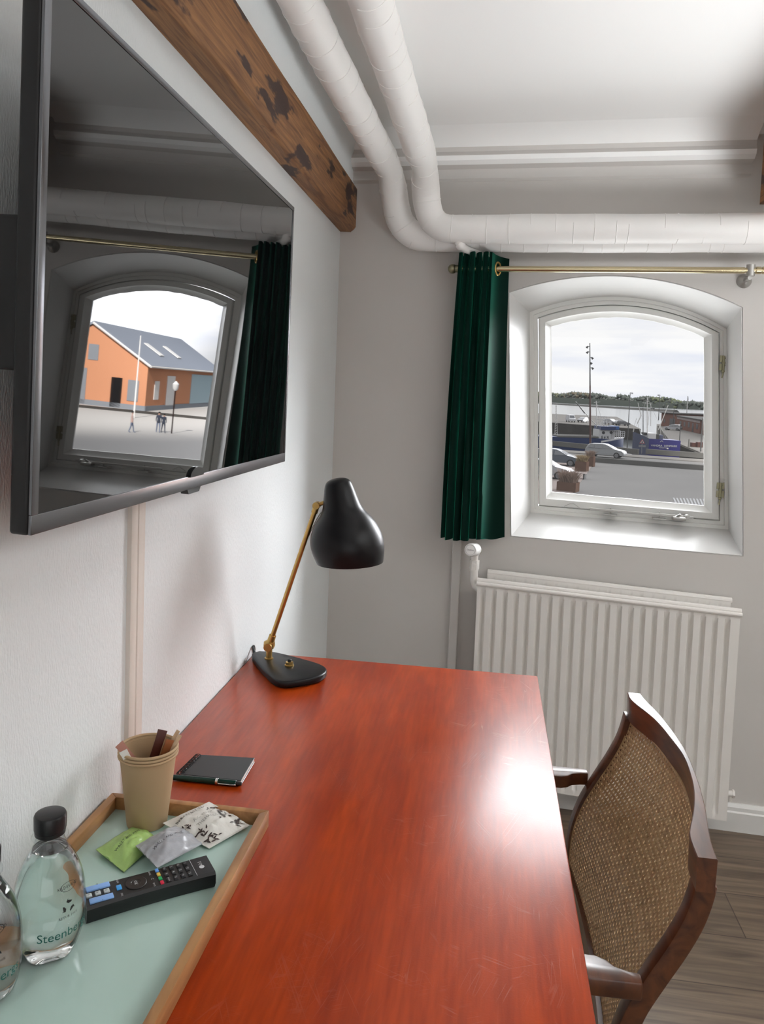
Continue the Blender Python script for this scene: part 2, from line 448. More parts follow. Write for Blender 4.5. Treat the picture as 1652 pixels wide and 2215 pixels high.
# ------------------------------------------------------------------ window
win = thing('window_1', 'arched white casement window with crooked frame above the radiator', 'window', WP(0.98, 0.0, 0.90)); win['kind'] = 'structure'
bm = nb()
OPI = grow(OPEN, -0.0015)
loft(bm, [at_v(OPI, 0.0), at_v(mixo(OPI, FRAME, 0.985), 0.150), at_v(mixo(OPI, FRAME, 0.985), 0.1505), at_v(grow(OPEN, 0.0008), 0.0)], wrap=True)
obj('reveal', bm, mat('reveal_paint', (0.54, 0.535, 0.52), 0.4), win)
bm = nb()
S3 = grow(SASH, 0.0030); FM = mixo(FRAME, S3, 0.45)
loft(bm, [at_v(FOUT, 0.150), at_v(FM, 0.150), at_v(mixo(FM, S3, 0.1), 0.158), at_v(mixo(FM, S3, 0.97), 0.158), at_v(S3, 0.160), at_v(S3, 0.200), at_v(FOUT, 0.200)], wrap=True)
obj('window_frame', bm, M_sash, win)
bm = nb()
G1 = mixo(SASH, PANE, 0.52); G2 = mixo(SASH, PANE, 0.62)
def wob(o, a, seed):
    rr = random.Random(seed); return [(p[0] + rr.uniform(-a, a), p[1] + rr.uniform(-a, a)) for p in o]
PW = wob(PANE, 0.0012, 3)
loft(bm, [at_v(SASH, 0.156), at_v(grow(SASH, -0.003), 0.153), at_v(G1, 0.153), at_v(G2, 0.162), at_v(PW, 0.176), at_v(PW, 0.182), at_v(G2, 0.196), at_v(SASH, 0.196)], wrap=True)
sash = obj('sash', bm, M_sash, win)
bm = nb(); bm.faces.new([bm.verts.new(p) for p in at_v(grow(PANE, 0.004), 0.179)])
obj('glass_pane', bm, M_glass, win, smooth=None)
# exterior sill of the opening
bm = nb(); box(bm, 0.64, 1.36, 0.196, 0.31, 0.93, 0.955)
for v in bm.verts: v.co = WP(v.co.x, v.co.y, v.co.z - (0.075 if v.co.y > 0.3 else 0))
obj('outer_sill', bm, M_sash, win)
# hinges on the right-hand side
for (uu, zz) in ((1.2915, 1.51), (1.3075, 1.085)):
    bm = nb()
    cyl(bm, WP(uu, 0.150, zz - 0.024), WP(uu, 0.150, zz + 0.024), 0.0045, n=10)
    cyl(bm, WP(uu, 0.150, zz - 0.004), WP(uu, 0.150, zz + 0.004), 0.0062, n=10)
    for s in (-1, 1):
        b2 = nb(); box(b2, uu - 0.012, uu + 0.012, 0.151, 0.1535, zz + s * 0.014 - 0.011, zz + s * 0.014 + 0.011)
        for v in b2.verts: v.co = WP(*v.co)
        join(bm, b2)
    for k in range(3): ball(bm, WP(uu + 0.004 * (-1) ** k, 0.149, zz + 0.016 - 0.012 * k), 0.0025, 8)
    ball(bm, WP(uu, 0.150, zz - 0.028), 0.0055, 10)
    cyl(bm, WP(uu + 0.001, 0.15, zz - 0.030), WP(uu - 0.003, 0.146, zz - 0.050), 0.0022, n=8)
    obj('hinge', bm, M_oldbrass, win)
# casement stay: bar, pegs, latch, wire prop
def sill_z(u): return 0.995 - 0.0218 * (u - 0.714)
bm = nb()
b2 = nb(); box(b2, 0.885, 1.225, 0.128, 0.134, 0.004, 0.012); bevel(b2, 0.001, 1)
for v in b2.verts: v.co = WP(v.co.x, v.co.y, v.co.z + sill_z(v.co.x) - 0.003)
join(bm, b2)
for uu in (0.955, 1.115):
    cyl(bm, WP(uu, 0.134, sill_z(uu) - 0.012), WP(uu, 0.134, sill_z(uu) + 0.014), 0.0020, n=8)
    b2 = nb(); box(b2, uu - 0.022, uu + 0.022, 0.122, 0.150, -0.0105, -0.007)
    for v in b2.verts: v.co = WP(v.co.x, v.co.y, v.co.z + sill_z(v.co.x))
    join(bm, b2)
obj('casement_stay', bm, M_steel, win)
bm = nb()
uu = 1.185
b2 = nb(); box(b2, uu - 0.028, uu + 0.014, 0.118, 0.150, -0.008, 0.004); bevel(b2, 0.002, 2)
for v in b2.verts: v.co = WP(v.co.x, v.co.y, v.co.z + sill_z(v.co.x))
join(bm, b2)
cyl(bm, WP(uu + 0.018, 0.120, sill_z(uu) + 0.005), WP(uu + 0.018, 0.150, sill_z(uu) + 0.005), 0.008, n=16)
cyl(bm, WP(uu + 0.018, 0.116, sill_z(uu) + 0.005), WP(uu + 0.018, 0.121, sill_z(uu) + 0.005), 0.0035, n=10)
cyl(bm, WP(uu - 0.020, 0.128, sill_z(uu) + 0.002), WP(uu - 0.004, 0.122, sill_z(uu) + 0.013), 0.004, n=10)
obj('latch', bm, M_steel, win)
bm = nb()
tube(bm, [WP(0.800, 0.148, sill_z(.8) + 0.004), WP(0.822, 0.146, sill_z(.8) + 0.017), WP(0.828, 0.146, sill_z(.8) + 0.018), WP(0.852, 0.148, sill_z(.85) + 0.004)], 0.0011, n=6)
obj('wire_prop', bm, M_steel, win)

# ------------------------------------------------------------------ timber beams
def beam(name, x0, x1, z0, z1, y0, y1, label, seed, skew=0.0):
    rr = random.Random(seed); bm = nb(); loops = []
    N = 40
    for i in range(N + 1):
        y = y0 + (y1 - y0) * i / N
        c = 0.012 + rr.uniform(-0.003, 0.004)
        L = [(x0, z0), (x1 - c, z0 + rr.uniform(-.002, .002)), (x1 - c * .25, z0 + c * .5), (x1 + rr.uniform(-.0015, .0015), z0 + c), (x1 + rr.uniform(-.002, .002), z1 - 0.004), (x1 - 0.004, z1), (x0, z1)]
        loops.append([V((x, y + (skew * x), z)) for x, z in L])
    loft(bm, loops, cap0=True, cap1=True)
    return tag(obj(name, bm, M_beam, None, 0.5), label, 'beam', 'timber ceiling beams', kind='thing')
beam('ceiling_beam', 0.0005, 0.053, 1.914, 2.060, RY + 0.02, 2.651, 'brown stained timber beam running along the left wall above the television', 4, -WK)
beam('ceiling_beam', 1.307, 1.44, 1.973, 2.204, RY + 0.02, 2.575, 'dark timber beam end at the right edge beside the white pipes', 9, -WK)
# ------------------------------------------------------------------ heating pipes in painted lagging
def lagged_pipe(name, pts, r, label, seed, pinch=None, seams=0.06):
    rr = random.Random(seed); P = spline(pts, 14); bm = nb(); rs = []; s = 0
    for i, p in enumerate(P):
        if i: s += (P[i] - P[i - 1]).length
        k = r * (1 + 0.02 * math.sin(9 * s + seed) + 0.012 * math.sin(31 * s) + rr.uniform(-0.004, 0.004))
        if pinch:
            for (c, w, d) in pinch: k *= 1 - d * math.exp(-((s - c) / w) ** 2)
        rs.append(k)
    tube(bm, P, rs, n=28)
    s = 0; nxt = 0.1
    for i in range(1, len(P) - 1):
        s += (P[i] - P[i - 1]).length
        if s > nxt:
            nxt += seams * rr.uniform(0.75, 1.35)
            t = (P[i + 1] - P[i - 1]).normalized(); x, y, a = frame_of(t + V((rr.uniform(-.08, .08), rr.uniform(-.08, .08), 0)))
            a0 = rr.uniform(0, 6.28); n_ = 22
            tube(bm, [P[i] + (x * math.cos(a0 + 4.4 * k / n_) + y * math.sin(a0 + 4.4 * k / n_)) * (rs[i] + 0.0004) for k in range(n_ + 1)], 0.0013, n=5)
    return tag(obj(name, bm, M_pipe, None, 1.2), label, 'pipe', 'lagged heating pipes')
lagged_pipe('heating_pipe', [(0.278, 0.2, 2.155), (0.268, 0.9, 2.155), (0.262, 1.50, 2.15), (0.279, 1.9, 2.115), (0.297, 2.20, 2.078), (0.308, 2.36, 2.05), WP(.318, -.19, 2.010), WP(.322, -.165, 1.962), WP(.338, -.152, 1.920), WP(.375, -.15, 1.894), WP(.44, -.15, 1.889), WP(.60, -.15, 1.889), WP(1.0, -.15, 1.888), WP(1.6, -.15, 1.887), WP(2.6, -.15, 1.886)], 0.0440,
            'white lagged heating pipe nearer the room, bending right above the curtain rod', 2, pinch=[(2.17, 0.06, 0.13)])
lagged_pipe('heating_pipe', [(0.135, 0.2, 2.155), (0.126, 0.9, 2.155), (0.119, 1.55, 2.15), (0.145, 1.95, 2.115), (0.172, 2.25, 2.085), (0.192, 2.42, 2.060), WP(.205, -.13, 2.02), WP(.212, -.095, 1.965), WP(.226, -.075, 1.925), WP(.262, -.062, 1.892), WP(.33, -.056, 1.881), WP(.60, -.056, 1.879), WP(1.0, -.056, 1.879), WP(1.6, -.056, 1.878), WP(2.6, -.056, 1.877)], 0.0435,
            'white lagged heating pipe beside the left beam, running behind and below the other pipe', 5, pinch=[(2.25, 0.06, 0.1)])
# stub of a small pipe coming out from behind the front pipe
bm = nb(); tube(bm, spline([WP(.425, -.150, 1.846), WP(.432, -.145, 1.838), WP(.45, -.11, 1.832), WP(.49, -.05, 1.824), WP(.52, -.0, 1.818)], 6), [0.015] * 7 + [0.0125] * 18, n=14)
ball(bm, WP(.424, -.152, 1.850), 0.014, 12)
tag(obj('pipe_stub', bm, M_pipe), 'short white pipe stub under the front lagged pipe at the curtain top', 'pipe')

# ------------------------------------------------------------------ radiator
rad = thing('radiator', 'white ribbed panel radiator under the window', 'radiator', WP(0.93, -0.06, 0.07))
RU0, RU1 = 0.527, 1.332
def rz(u, z): return z - 0.030 * (u - RU0) / (RU1 - RU0) + (0.012 if z < .3 else 0)
def panel(bm, v0, v1, z0, z1, u0, u1, ribs, sgn):
    prof = []                                      # (u, v) along the ribbed face
    pitch = (u1 - u0 - 0.02) / ribs
    prof.append((u0, v1))
    prof.append((u0, v0))
    for i in range(ribs):
        b = u0 + 0.01 + i * pitch
        for t, d in ((0.06, 0), (0.16, .012), (0.28, .016), (0.42, .012), (0.52, 0)):
            prof.append((b + t * pitch, v0 + sgn * d))
    prof += [(u1, v0), (u1, v1)]
    flat = [(u, v0 if i not in (0, len(prof) - 1) else v1) for i, (u, v) in enumerate(prof)]
    loops = [[WP(u, v, rz(u, z0)) for u, v in flat], [WP(u, v, rz(u, z0 + .018)) for u, v in flat], [WP(u, v, rz(u, z0 + .04)) for u, v in prof],
             [WP(u, v, rz(u, z1 - .045)) for u, v in prof], [WP(u, v, rz(u, z1 - .022)) for u, v in flat], [WP(u, v, rz(u, z1)) for u, v in flat]]
    loft(bm, loops, cap0=True, cap1=True)
bm = nb(); panel(bm, -0.103, -0.085, 0.093, 0.764, RU0, RU1, 22, 1)
obj('front_panel', bm, M_rad, rad, 0.9)
bm = nb(); panel(bm, -0.045, -0.028, 0.10, 0.783, RU0 + .028, RU1 - .016, 22, 1)
obj('back_panel', bm, M_rad, rad, 0.9)
bm = nb()
for (v, z, r) in ((-0.104, 0.760, 0.007), (-0.092, 0.769, 0.008)):
    tube(bm, [WP(RU0 - .002, v, rz(RU0, z)), WP(RU1 + .004, v, rz(RU1, z))], r, n=10)
tube(bm, [WP(RU0 + .028, -0.036, rz(RU0, .786)), WP(RU1 - .012, -0.036, rz(RU1, .786))], 0.010, n=10)
obj('top_rail', bm, M_rad, rad)
bm = nb()
for i in range(60):
    u = RU0 + 0.03 + i * (RU1 - RU0 - 0.06) / 59
    b2 = nb(); box(b2, u - 0.0012, u + 0.0012, -0.088, -0.042, 0.742, 0.752)
    for v in b2.verts: v.co = WP(v.co.x, v.co.y, rz(v.co.x, v.co.z))
    join(bm, b2)
obj('convector_grille', bm, M_rad, rad)
bm = nb()
for u in (RU1 + 0.001,):
    cyl(bm, WP(u, -0.07, .15), WP(u + 0.018, -0.07, .15), 0.010, n=12); cyl(bm, WP(u + .018, -0.07, .15), WP(u + 0.024, -0.07, .15), 0.013, n=6)
    cyl(bm, WP(u + .012, -0.07, .155), WP(u + .012, -0.07, .125), 0.006, n=10)
obj('bleed_plug', bm, M_rad, rad)
bm = nb()
tube(bm, spline([WP(RU0 + .012, -.070, .735), WP(.517, -.070, .752), WP(.512, -.070, .79), WP(.512, -.071, .82), WP(.513, -.074, .85), WP(.516, -.080, .868)], 6), [0.016] * 6 + [0.013] * 7 + [0.015] * 6 + [0.012] * 6 + [0.016] * 6, n=14)
cyl(bm, WP(.512, -.070, .80), WP(.512, -.070, .83), 0.0165, n=6)
vp = obj('supply_pipe', bm, M_rad, rad)
bm = nb(); cyl(bm, WP(.522, -.062, .860), WP(.519, -.092, .866), 0.0125, n=14)
obj('valve_collar', bm, M_oldbrass, rad)
bm = nb()
TA = (WP(.499, -.150, .878) - WP(.516, -.075, .868)).normalized(); TX, TY, _ = frame_of(TA)
TM = basis(WP(.515, -.082, .868), TX, TY, TA)
lathe(bm, [(0.017, 0), (0.0205, 0.004), (0.0215, 0.05), (0.0205, 0.056), (0.0185, 0.0585)], 28, TM)
th = obj('thermostat_head', bm, mat('thermostat_plastic', (0.86, 0.855, 0.84), 0.35), rad)
bm = nb(); b2 = text_bm('Danfoss', 0.0075, 0.0002); join(bm, xform(b2, TM @ Matrix.Translation((0, 0, 0.0588)) @ Matrix.Rotation(math.pi, 4, 'Z') @ Matrix.Rotation(math.pi, 4, 'Z')))
b2 = nb(); n_ = 32
R0 = [(0.0158, 0.0586), (0.0158, 0.0590), (0.0166, 0.0590), (0.0166, 0.0586)]
loft(b2, [[TM @ V((r * math.cos(2 * math.pi * i / n_), r * math.sin(2 * math.pi * i / n_), z)) for i in range(n_)] for r, z in R0], wrap=True)
join(bm, b2)
obj('dial_print', bm, mat('dial_grey_print', (0.25, 0.25, 0.26), 0.5), th)
# boxed-in riser left of the radiator
bm = nb(); b2 = nb(); box(b2, 0.433, 0.462, -0.024, 0.0, 0.0, 1.0); bevel(b2, 0.002, 1)
for v in b2.verts: v.co = WP(*v.co)
join(bm, b2); tag(obj('pipe_casing', bm, M_wall), 'narrow painted pipe casing on the window wall left of the radiator', 'pipe casing')

# ------------------------------------------------------------------ curtain and rod
M_velvet = mat('dark_green_velvet', (0.0022, 0.014, 0.010), 0.6, spec=0.05, sheen=0.8, bump=((240, 240, 60), 0.15, 0.0006))
M_velvet.node_tree.nodes['Principled BSDF'].inputs['Sheen Tint'].default_value = (0.05, 0.62, 0.40, 1)
ROD_V, ROD_Z = -0.070, 1.7795
rod = thing('curtain_rod', 'slim brass curtain rod above the window', 'curtain rod', WP(1.0, ROD_V, ROD_Z))
bm = nb(); tube(bm, [WP(0.40, ROD_V, ROD_Z), WP(1.285, ROD_V, ROD_Z)], 0.0098, n=20); tube(bm, [WP(1.285, ROD_V, ROD_Z), WP(2.1, ROD_V, ROD_Z)], 0.0082, n=20)
obj('rod', bm, M_rod, rod)
bm = nb()
for u in (1.300, 1.318, 1.336): cyl(bm, WP(u, ROD_V, ROD_Z), WP(u + .014, ROD_V, ROD_Z), 0.0112, n=20)
obj('joint_sleeve', bm, M_rod, rod)
bm = nb()
cyl(bm, WP(1.303, ROD_V - .001, ROD_Z - .017), WP(1.303, ROD_V - .001, ROD_Z + .017), 0.0125, n=16)
b2 = nb(); lathe(b2, [(0.022, 0), (0.022, 0.004), (0.016, 0.012), (0.007, 0.018), (0.006, 0.068)], 24, basis(WP(1.303, 0, ROD_Z - .022), WD, V((0, 0, 1)), -WN)); join(bm, b2)
obj('bracket', bm, M_steel, rod)
bm = nb(); ball(bm, WP(0.399, ROD_V, ROD_Z), 0.0155, 14); cyl(bm, WP(0.395, ROD_V, ROD_Z), WP(0.425, ROD_V, ROD_Z), 0.012, n=14)
obj('finial', bm, M_oldbrass, rod)

def curtain_section(t):
    """(u, v) points of the gathered cloth, t = 0 at the top, 1 at the hem"""
    ul = 0.424 + (0.404 - 0.424) * t + -0.006 * math.sin(3.1 * t); P = []
    folds = 5; uf = 0.5275 + 0.0015 * t
    amp = 0.040 + 0.004 * t
    for i in range(folds * 12 + 1):
        s = i / (folds * 12); a = s * folds * 2 * math.pi
        P.append((ul + (uf - ul) * s + 0.004 * math.sin(2 * a) * (1 + t), -0.078 - amp * math.cos(a + 0.35 * t) + 0.008 * math.sin(a * .37 + 4 * t)))
    v_last = P[-1][1]
    e = (0.5770 + 0.028 * t ** 1.5, -0.026 - 0.012 * t)
    for i in range(1, 15):
        s = i / 14
        w = math.sin(s * math.pi)
        P.append((uf + (e[0] - uf) * s - 0.011 * w * (0.7 + .4 * t), v_last + (e[1] - v_last) * s + 0.012 * w * (0.7 + .4 * t)))
    return P
cur = thing('curtain', 'dark green velvet curtain gathered at the left of the window', 'curtain', WP(0.49, -0.08, 0.90))
bm = nb(); NT = 40; outer = []; inner = []
rr = random.Random(8)
for j in range(NT + 1):
    t = j / NT
    S = curtain_section(t); zt = 1.8215 - 0.0012; L = []; L2 = []
    for i, (u, v) in enumerate(S):
        s = i / (len(S) - 1)
        ztop = 1.823 + 0.0045 * math.sin(s * 40) * (s < .8) - max(0, s - .82) * 0.02
        zb = 0.901 + 0.005 * math.sin(s * 31 + 1) + 0.004 * s
        a = S[max(i - 1, 0)]; b = S[min(i + 1, len(S) - 1)]; tx, tv = b[0] - a[0], b[1] - a[1]; Ln = math.hypot(tx, tv) or 1
        z = ztop + (zb - ztop) * t
        L.append(WP(u + 0.002 * tv / Ln, v - 0.002 * tx / Ln, z)); L2.append(WP(u - 0.001 * tv / Ln, v + 0.001 * tx / Ln, z))
    outer.append(L + L2[::-1])
loft(bm, outer, cap0=True, cap1=True)
obj('velvet_panel', bm, M_velvet, cur, 1.3)
fu = curtain_section(0.05); fa, fb = V(WP(fu[-13][0], fu[-13][1], 0)), V(WP(fu[-3][0], fu[-3][1], 0))
fdir = (fb - fa).normalized(); fn = fdir.cross(V((0, 0, 1))).normalized()
if fn.dot(V((0.3, -1, 0))) < 0: fn = -fn
mid = fu[-9]
ec = WP(mid[0], mid[1], ROD_Z + 0.0) + fn * 0.0045
bm = nb(); n_ = 28
tube(bm, [ec + fdir * (0.017 * math.cos(2 * math.pi * i / n_)) + V((0, 0, 0.0195 * math.sin(2 * math.pi * i / n_))) for i in range(n_)], 0.0032, n=8, closed=True)
obj('eyelet', bm, M_brass, cur)
# ------------------------------------------------------------------ television on the left wall
M_blackplastic = mat('black_plastic', (0.012, 0.012, 0.013), 0.42)
M_bezel = mat('brushed_dark_bezel', (0.20, 0.205, 0.22), 0.26, metal=1.0, bump=((900, 6, 6), 0.12, 0.0004))
M_screen = mat('glossy_screen', (0.004, 0.004, 0.0045), 0.015, ior=1.6)
tv = thing('television', 'large flat black television mounted on the left wall', 'television', (0.06, 1.18, 1.2))
# it hangs a little off parallel: leaning forward at the top and turned slightly towards the window
TVN = V((1, -0.011, -0.037)).normalized(); TVD = TVN.dot(V((0.0975, 0.70, 1.21)))
def tvp(px, py): return on_plane(px, py, TVN, TVD)
TVC = [tvp(66, 1161), tvp(616.5, 999), tvp(637, 448), None]
_l, _t = tvp(97.5, 0), tvp(182, 0)
def meet(a, b, c, d):
    u, w, e = b - a, d - c, c - a
    k = (e.cross(w)).dot(u.cross(w)) / (u.cross(w)).length_squared
    return a + u * k
TVC[3] = meet(TVC[0], _l, TVC[2], _t)
TVW, TVH = (TVC[1] - TVC[0]).length, (TVC[3] - TVC[0]).length
def tvq(a, b, d):
    """a metres from the near edge, b metres up, d metres out of the front plane"""
    s_, t_ = a / TVW, b / TVH
    return TVC[0] * (1 - s_) * (1 - t_) + TVC[1] * s_ * (1 - t_) + TVC[2] * s_ * t_ + TVC[3] * (1 - s_) * t_ + TVN * d
def tvbox(bm, a0, a1, b0, b1, d0, d1, bev=0.0):
    b2 = nb(); box(b2, a0, a1, b0, b1, d0, d1)
    if bev: bevel(b2, bev, 3)
    for v in b2.verts: v.co = tvq(*v.co)
    join(bm, b2)
bm = nb(); tvbox(bm, 0, TVW, 0, TVH, -0.024, -0.0035, 0.004); tvbox(bm, .012, TVW - .08, .16, .31, -0.060, -0.022, 0.006)
obj('housing', bm, M_blackplastic, tv)
bm = nb(); tvbox(bm, .0125, TVW - .008, .0205, TVH - .009, -0.004, -0.0012)
obj('screen', bm, M_screen, tv, None)
bm = nb()
e_ = 0.0008
tvbox(bm, e_, TVW - e_, e_, .0205, -0.0036, 0.0, 0.0008); tvbox(bm, e_, TVW - e_, TVH - .009, TVH - e_, -0.0036, 0.0, 0.0006)
tvbox(bm, e_, .0125, .0205, TVH - .009, -0.0036, 0.0, 0.0006); tvbox(bm, TVW - .008, TVW - e_, .0205, TVH - .009, -0.0036, 0.0, 0.0006)
obj('bezel', bm, M_bezel, tv)
bm = nb()
ac = (tvp(423, 1050) - TVC[0]).dot((TVC[1] - TVC[0]).normalized()); n_ = 16
loft(bm, [[tvq(ac + 0.026 * math.cos(math.pi * i / n_), 0.019 + 0.014 * math.sin(math.pi * i / n_), d) for i in range(n_ + 1)] for d in (-0.0005, 0.0025)], cap0=True, cap1=True)
loft(bm, [[tvq(ac + x, y, d) for x, y in ((-.026, .0005), (.026, .0005), (.020, -.007), (-.020, -.007))] for d in (-0.014, -0.002)], cap0=True, cap1=True)
obj('sensor_window', bm, mat('dark_sensor_plastic', (0.006, 0.006, 0.008), 0.12), tv)
bm = nb(); box(bm, 0.0, 0.07, 1.05, 1.35, 1.33, 1.52); obj('wall_bracket', bm, M_blackplastic, tv)

# cable conduit below it
bm = nb()
loft(bm, [[V(p) for p in ((0, 1.102, z), (0.007, 1.102, z), (0.009, 1.106, z), (0.009, 1.118, z), (0.0105, 1.120, z), (0.0105, 1.134, z), (0.008, 1.138, z), (0.008, 1.146, z), (0.0, 1.148, z))] for z in (0.12, 1.30)], cap0=True, cap1=True)
tag(obj('cable_conduit', bm, mat('cream_conduit_plastic', (0.70, 0.64, 0.58), 0.4)), 'cream plastic cable conduit running down the wall below the television', 'conduit')

# ------------------------------------------------------------------ desk
def mahogany():
    m = bpy.data.materials.new('varnished_mahogany'); m.use_nodes = True
    n, l = m.node_tree.nodes, m.node_tree.links; b = n['Principled BSDF']
    t = n.new('ShaderNodeTexCoord')
    def noise(scale, detail=6, dist=0.0, rot=0.0):
        mr_ = n.new('ShaderNodeMapping'); mr_.inputs['Rotation'].default_value = (0, 0, rot); l.new(t.outputs['Object'], mr_.inputs['Vector'])
        mp_ = n.new('ShaderNodeMapping'); mp_.inputs['Scale'].default_value = scale
        l.new(mr_.outputs['Vector'], mp_.inputs['Vector'])
        z_ = n.new('ShaderNodeTexNoise'); z_.inputs['Scale'].default_value = 1; z_.inputs['Detail'].default_value = detail; z_.inputs['Distortion'].default_value = dist
        l.new(mp_.outputs['Vector'], z_.inputs['Vector']); return z_
    def ramp(src, p0, c0, p1, c1):
        r_ = n.new('ShaderNodeValToRGB'); e = r_.color_ramp.elements
        e[0].position = p0; e[0].color = c0; e[1].position = p1; e[1].color = c1; l.new(src, r_.inputs['Fac']); return r_
    g1 = noise((26, 3.2, 5), 7, 0.6); g2 = noise((160, 14, 20), 3); g3 = noise((4, 2.2, 3), 3)
    c1 = ramp(g1.outputs['Fac'], 0.25, (0.29, 0.025, 0.0015, 1), 0.75, (0.51, 0.066, 0.004, 1))
    c2 = ramp(g2.outputs['Fac'], 0.35, (0.82, 0.80, 0.78, 1), 0.65, (1, 1, 1, 1))
    c3 = ramp(g3.outputs['Fac'], 0.3, (0.80, 0.74, 0.74, 1), 0.7, (1.0, 1.0, 1.0, 1))
    mx = n.new('ShaderNodeMix'); mx.data_type = 'RGBA'; mx.blend_type = 'MULTIPLY'; mx.inputs[0].default_value = 1
    l.new(c1.outputs['Color'], mx.inputs[6]); l.new(c2.outputs['Color'], mx.inputs[7])
    mx2 = n.new('ShaderNodeMix'); mx2.data_type = 'RGBA'; mx2.blend_type = 'MULTIPLY'; mx2.inputs[0].default_value = 1
    l.new(mx.outputs[2], mx2.inputs[6]); l.new(c3.outputs['Color'], mx2.inputs[7])
    # hairline scratches, thicker along the front edge where people sit
    sc = None
    for k, (scl, rot) in enumerate((((70, 2.0, 1), 0.35), ((60, 1.6, 1), -0.5), ((90, 3.0, 1), 0.05), ((80, 2.5, 1), 1.15), ((60, 2.2, 1), -1.2))):
        z_ = noise(scl, 1, 0.25, rot)
        s_ = n.new('ShaderNodeMath'); s_.operation = 'SUBTRACT'; l.new(z_.outputs['Fac'], s_.inputs[0]); s_.inputs[1].default_value = 0.5
        a_ = n.new('ShaderNodeMath'); a_.operation = 'ABSOLUTE'; l.new(s_.outputs[0], a_.inputs[0])
        r_ = ramp(a_.outputs[0], 0.0, (1, 1, 1, 1), 0.008, (0, 0, 0, 1))
        gate = noise((13 + 3 * k, 12, 1), 2); rg = ramp(gate.outputs['Fac'], 0.56, (0, 0, 0, 1), 0.68, (1, 1, 1, 1))
        mm = n.new('ShaderNodeMath'); mm.operation = 'MULTIPLY'; l.new(r_.outputs['Color'], mm.inputs[0]); l.new(rg.outputs['Color'], mm.inputs[1])
        if sc is None: sc = mm
        else:
            a2 = n.new('ShaderNodeMath'); a2.operation = 'MAXIMUM'; l.new(sc.outputs[0], a2.inputs[0]); l.new(mm.outputs[0], a2.inputs[1]); sc = a2
    xyz = n.new('ShaderNodeSeparateXYZ'); l.new(t.outputs['Object'], xyz.inputs[0])
    wr = n.new('ShaderNodeMapRange'); wr.inputs['From Min'].default_value = 0.02; wr.inputs['From Max'].default_value = 0.25; wr.inputs['To Min'].default_value = 0.10; wr.inputs['To Max'].default_value = 0.42
    l.new(xyz.outputs['X'], wr.inputs['Value'])
    sm = n.new('ShaderNodeMath'); sm.operation = 'MULTIPLY'; l.new(sc.outputs[0], sm.inputs[0]); l.new(wr.outputs['Result'], sm.inputs[1])
    mx3 = n.new('ShaderNodeMix'); mx3.data_type = 'RGBA'; l.new(sm.outputs[0], mx3.inputs[0]); l.new(mx2.outputs[2], mx3.inputs[6]); mx3.inputs[7].default_value = (0.55, 0.26, 0.20, 1)
    l.new(mx3.outputs[2], b.inputs['Base Color'])
    # varnish worn dull in patches
    w1 = noise((16, 10, 4), 8); rr_ = ramp(w1.outputs['Fac'], 0.30, (0.31, 0.31, 0.31, 1), 0.75, (0.37, 0.37, 0.37, 1)); l.new(rr_.outputs['Color'], b.inputs['Roughness'])
    bp = n.new('ShaderNodeBump'); bp.inputs['Strength'].default_value = 0.16; bp.inputs['Distance'].default_value = 0.0005
    fine = noise((420, 420, 60), 2); l.new(fine.outputs['Fac'], bp.inputs['Height']); l.new(bp.outputs['Normal'], b.inputs['Normal'])
    b.inputs['Specular IOR Level'].default_value = 0.22
    b.inputs['Coat Weight'].default_value = 0.22; b.inputs['Coat Roughness'].default_value = 0.2
    return m
M_desk = mahogany()
M_deskwood = wood('mahogany_legs', (0.16, 0.03, 0.008), (0.30, 0.06, 0.014), scale=(30, 30, 2), rough=0.4, coat=0.2)
desk = thing('desk', 'varnished reddish mahogany desk against the left wall', 'desk', (0.34, 1.07, 0.0))
DT = 0.735
bm = nb(); box(bm, 0.004, 0.670, 0.33, 1.776, DT - 0.026, DT); bevel(bm, 0.0025, 2)
obj('desktop', bm, M_desk, desk)
bm = nb(); box(bm, 0.035, 0.625, 1.70, 1.72, 0.62, 0.709); box(bm, 0.035, 0.625, 0.40, 0.42, 0.62, 0.709); box(bm, 0.035, 0.052, 0.42, 1.70, 0.62, 0.709); box(bm, 0.605, 0.622, 0.42, 1.70, 0.62, 0.709)
obj('apron', bm, M_deskwood, desk)
for (x, y) in ((0.055, 0.42), (0.055, 1.69), (0.60, 0.42), (0.60, 1.69)):
    bm = nb(); cyl(bm, (x, y, 0.0), (x, y, 0.705), 0.013, 0.021, 20); obj('leg', bm, M_deskwood, desk)

# ------------------------------------------------------------------ desk lamp
M_lampblack = mat('satin_black_lacquer', (0.006, 0.006, 0.007), 0.36, spec=0.3)
M_lampwhite = mat('white_shade_inside', (0.8, 0.8, 0.78), 0.5)
lamp = thing('desk_lamp', 'black desk lamp with brass stem at the far left corner of the desk', 'lamp', (0.11, 1.65, DT))
bm = nb()
base_pts = spline([(0.022, 1.742, 0), (0.062, 1.742, 0), (0.125, 1.717, 0), (0.180, 1.689, 0), (0.203, 1.658, 0), (0.198, 1.620, 0), (0.170, 1.588, 0), (0.137, 1.566, 0), (0.108, 1.574, 0), (0.066, 1.628, 0), (0.026, 1.690, 0), (0.012, 1.722, 0), (0.022, 1.742, 0)], 6)[:-1]
bcx = sum(p.x for p in base_pts) / len(base_pts); bcy = sum(p.y for p in base_pts) / len(base_pts)
def bl(k, z): return [V((bcx + (p.x - bcx) * k, bcy + (p.y - bcy) * k, z)) for p in base_pts]
loft(bm, [bl(0.93, DT + 0.0003), bl(0.985, DT + 0.002), bl(1.0, DT + 0.005), bl(1.0, DT + 0.0135), bl(0.985, DT + 0.0155), bl(0.95, DT + 0.0165)], cap0=True, cap1=True)
obj('base', bm, M_lampblack, lamp, 0.9)
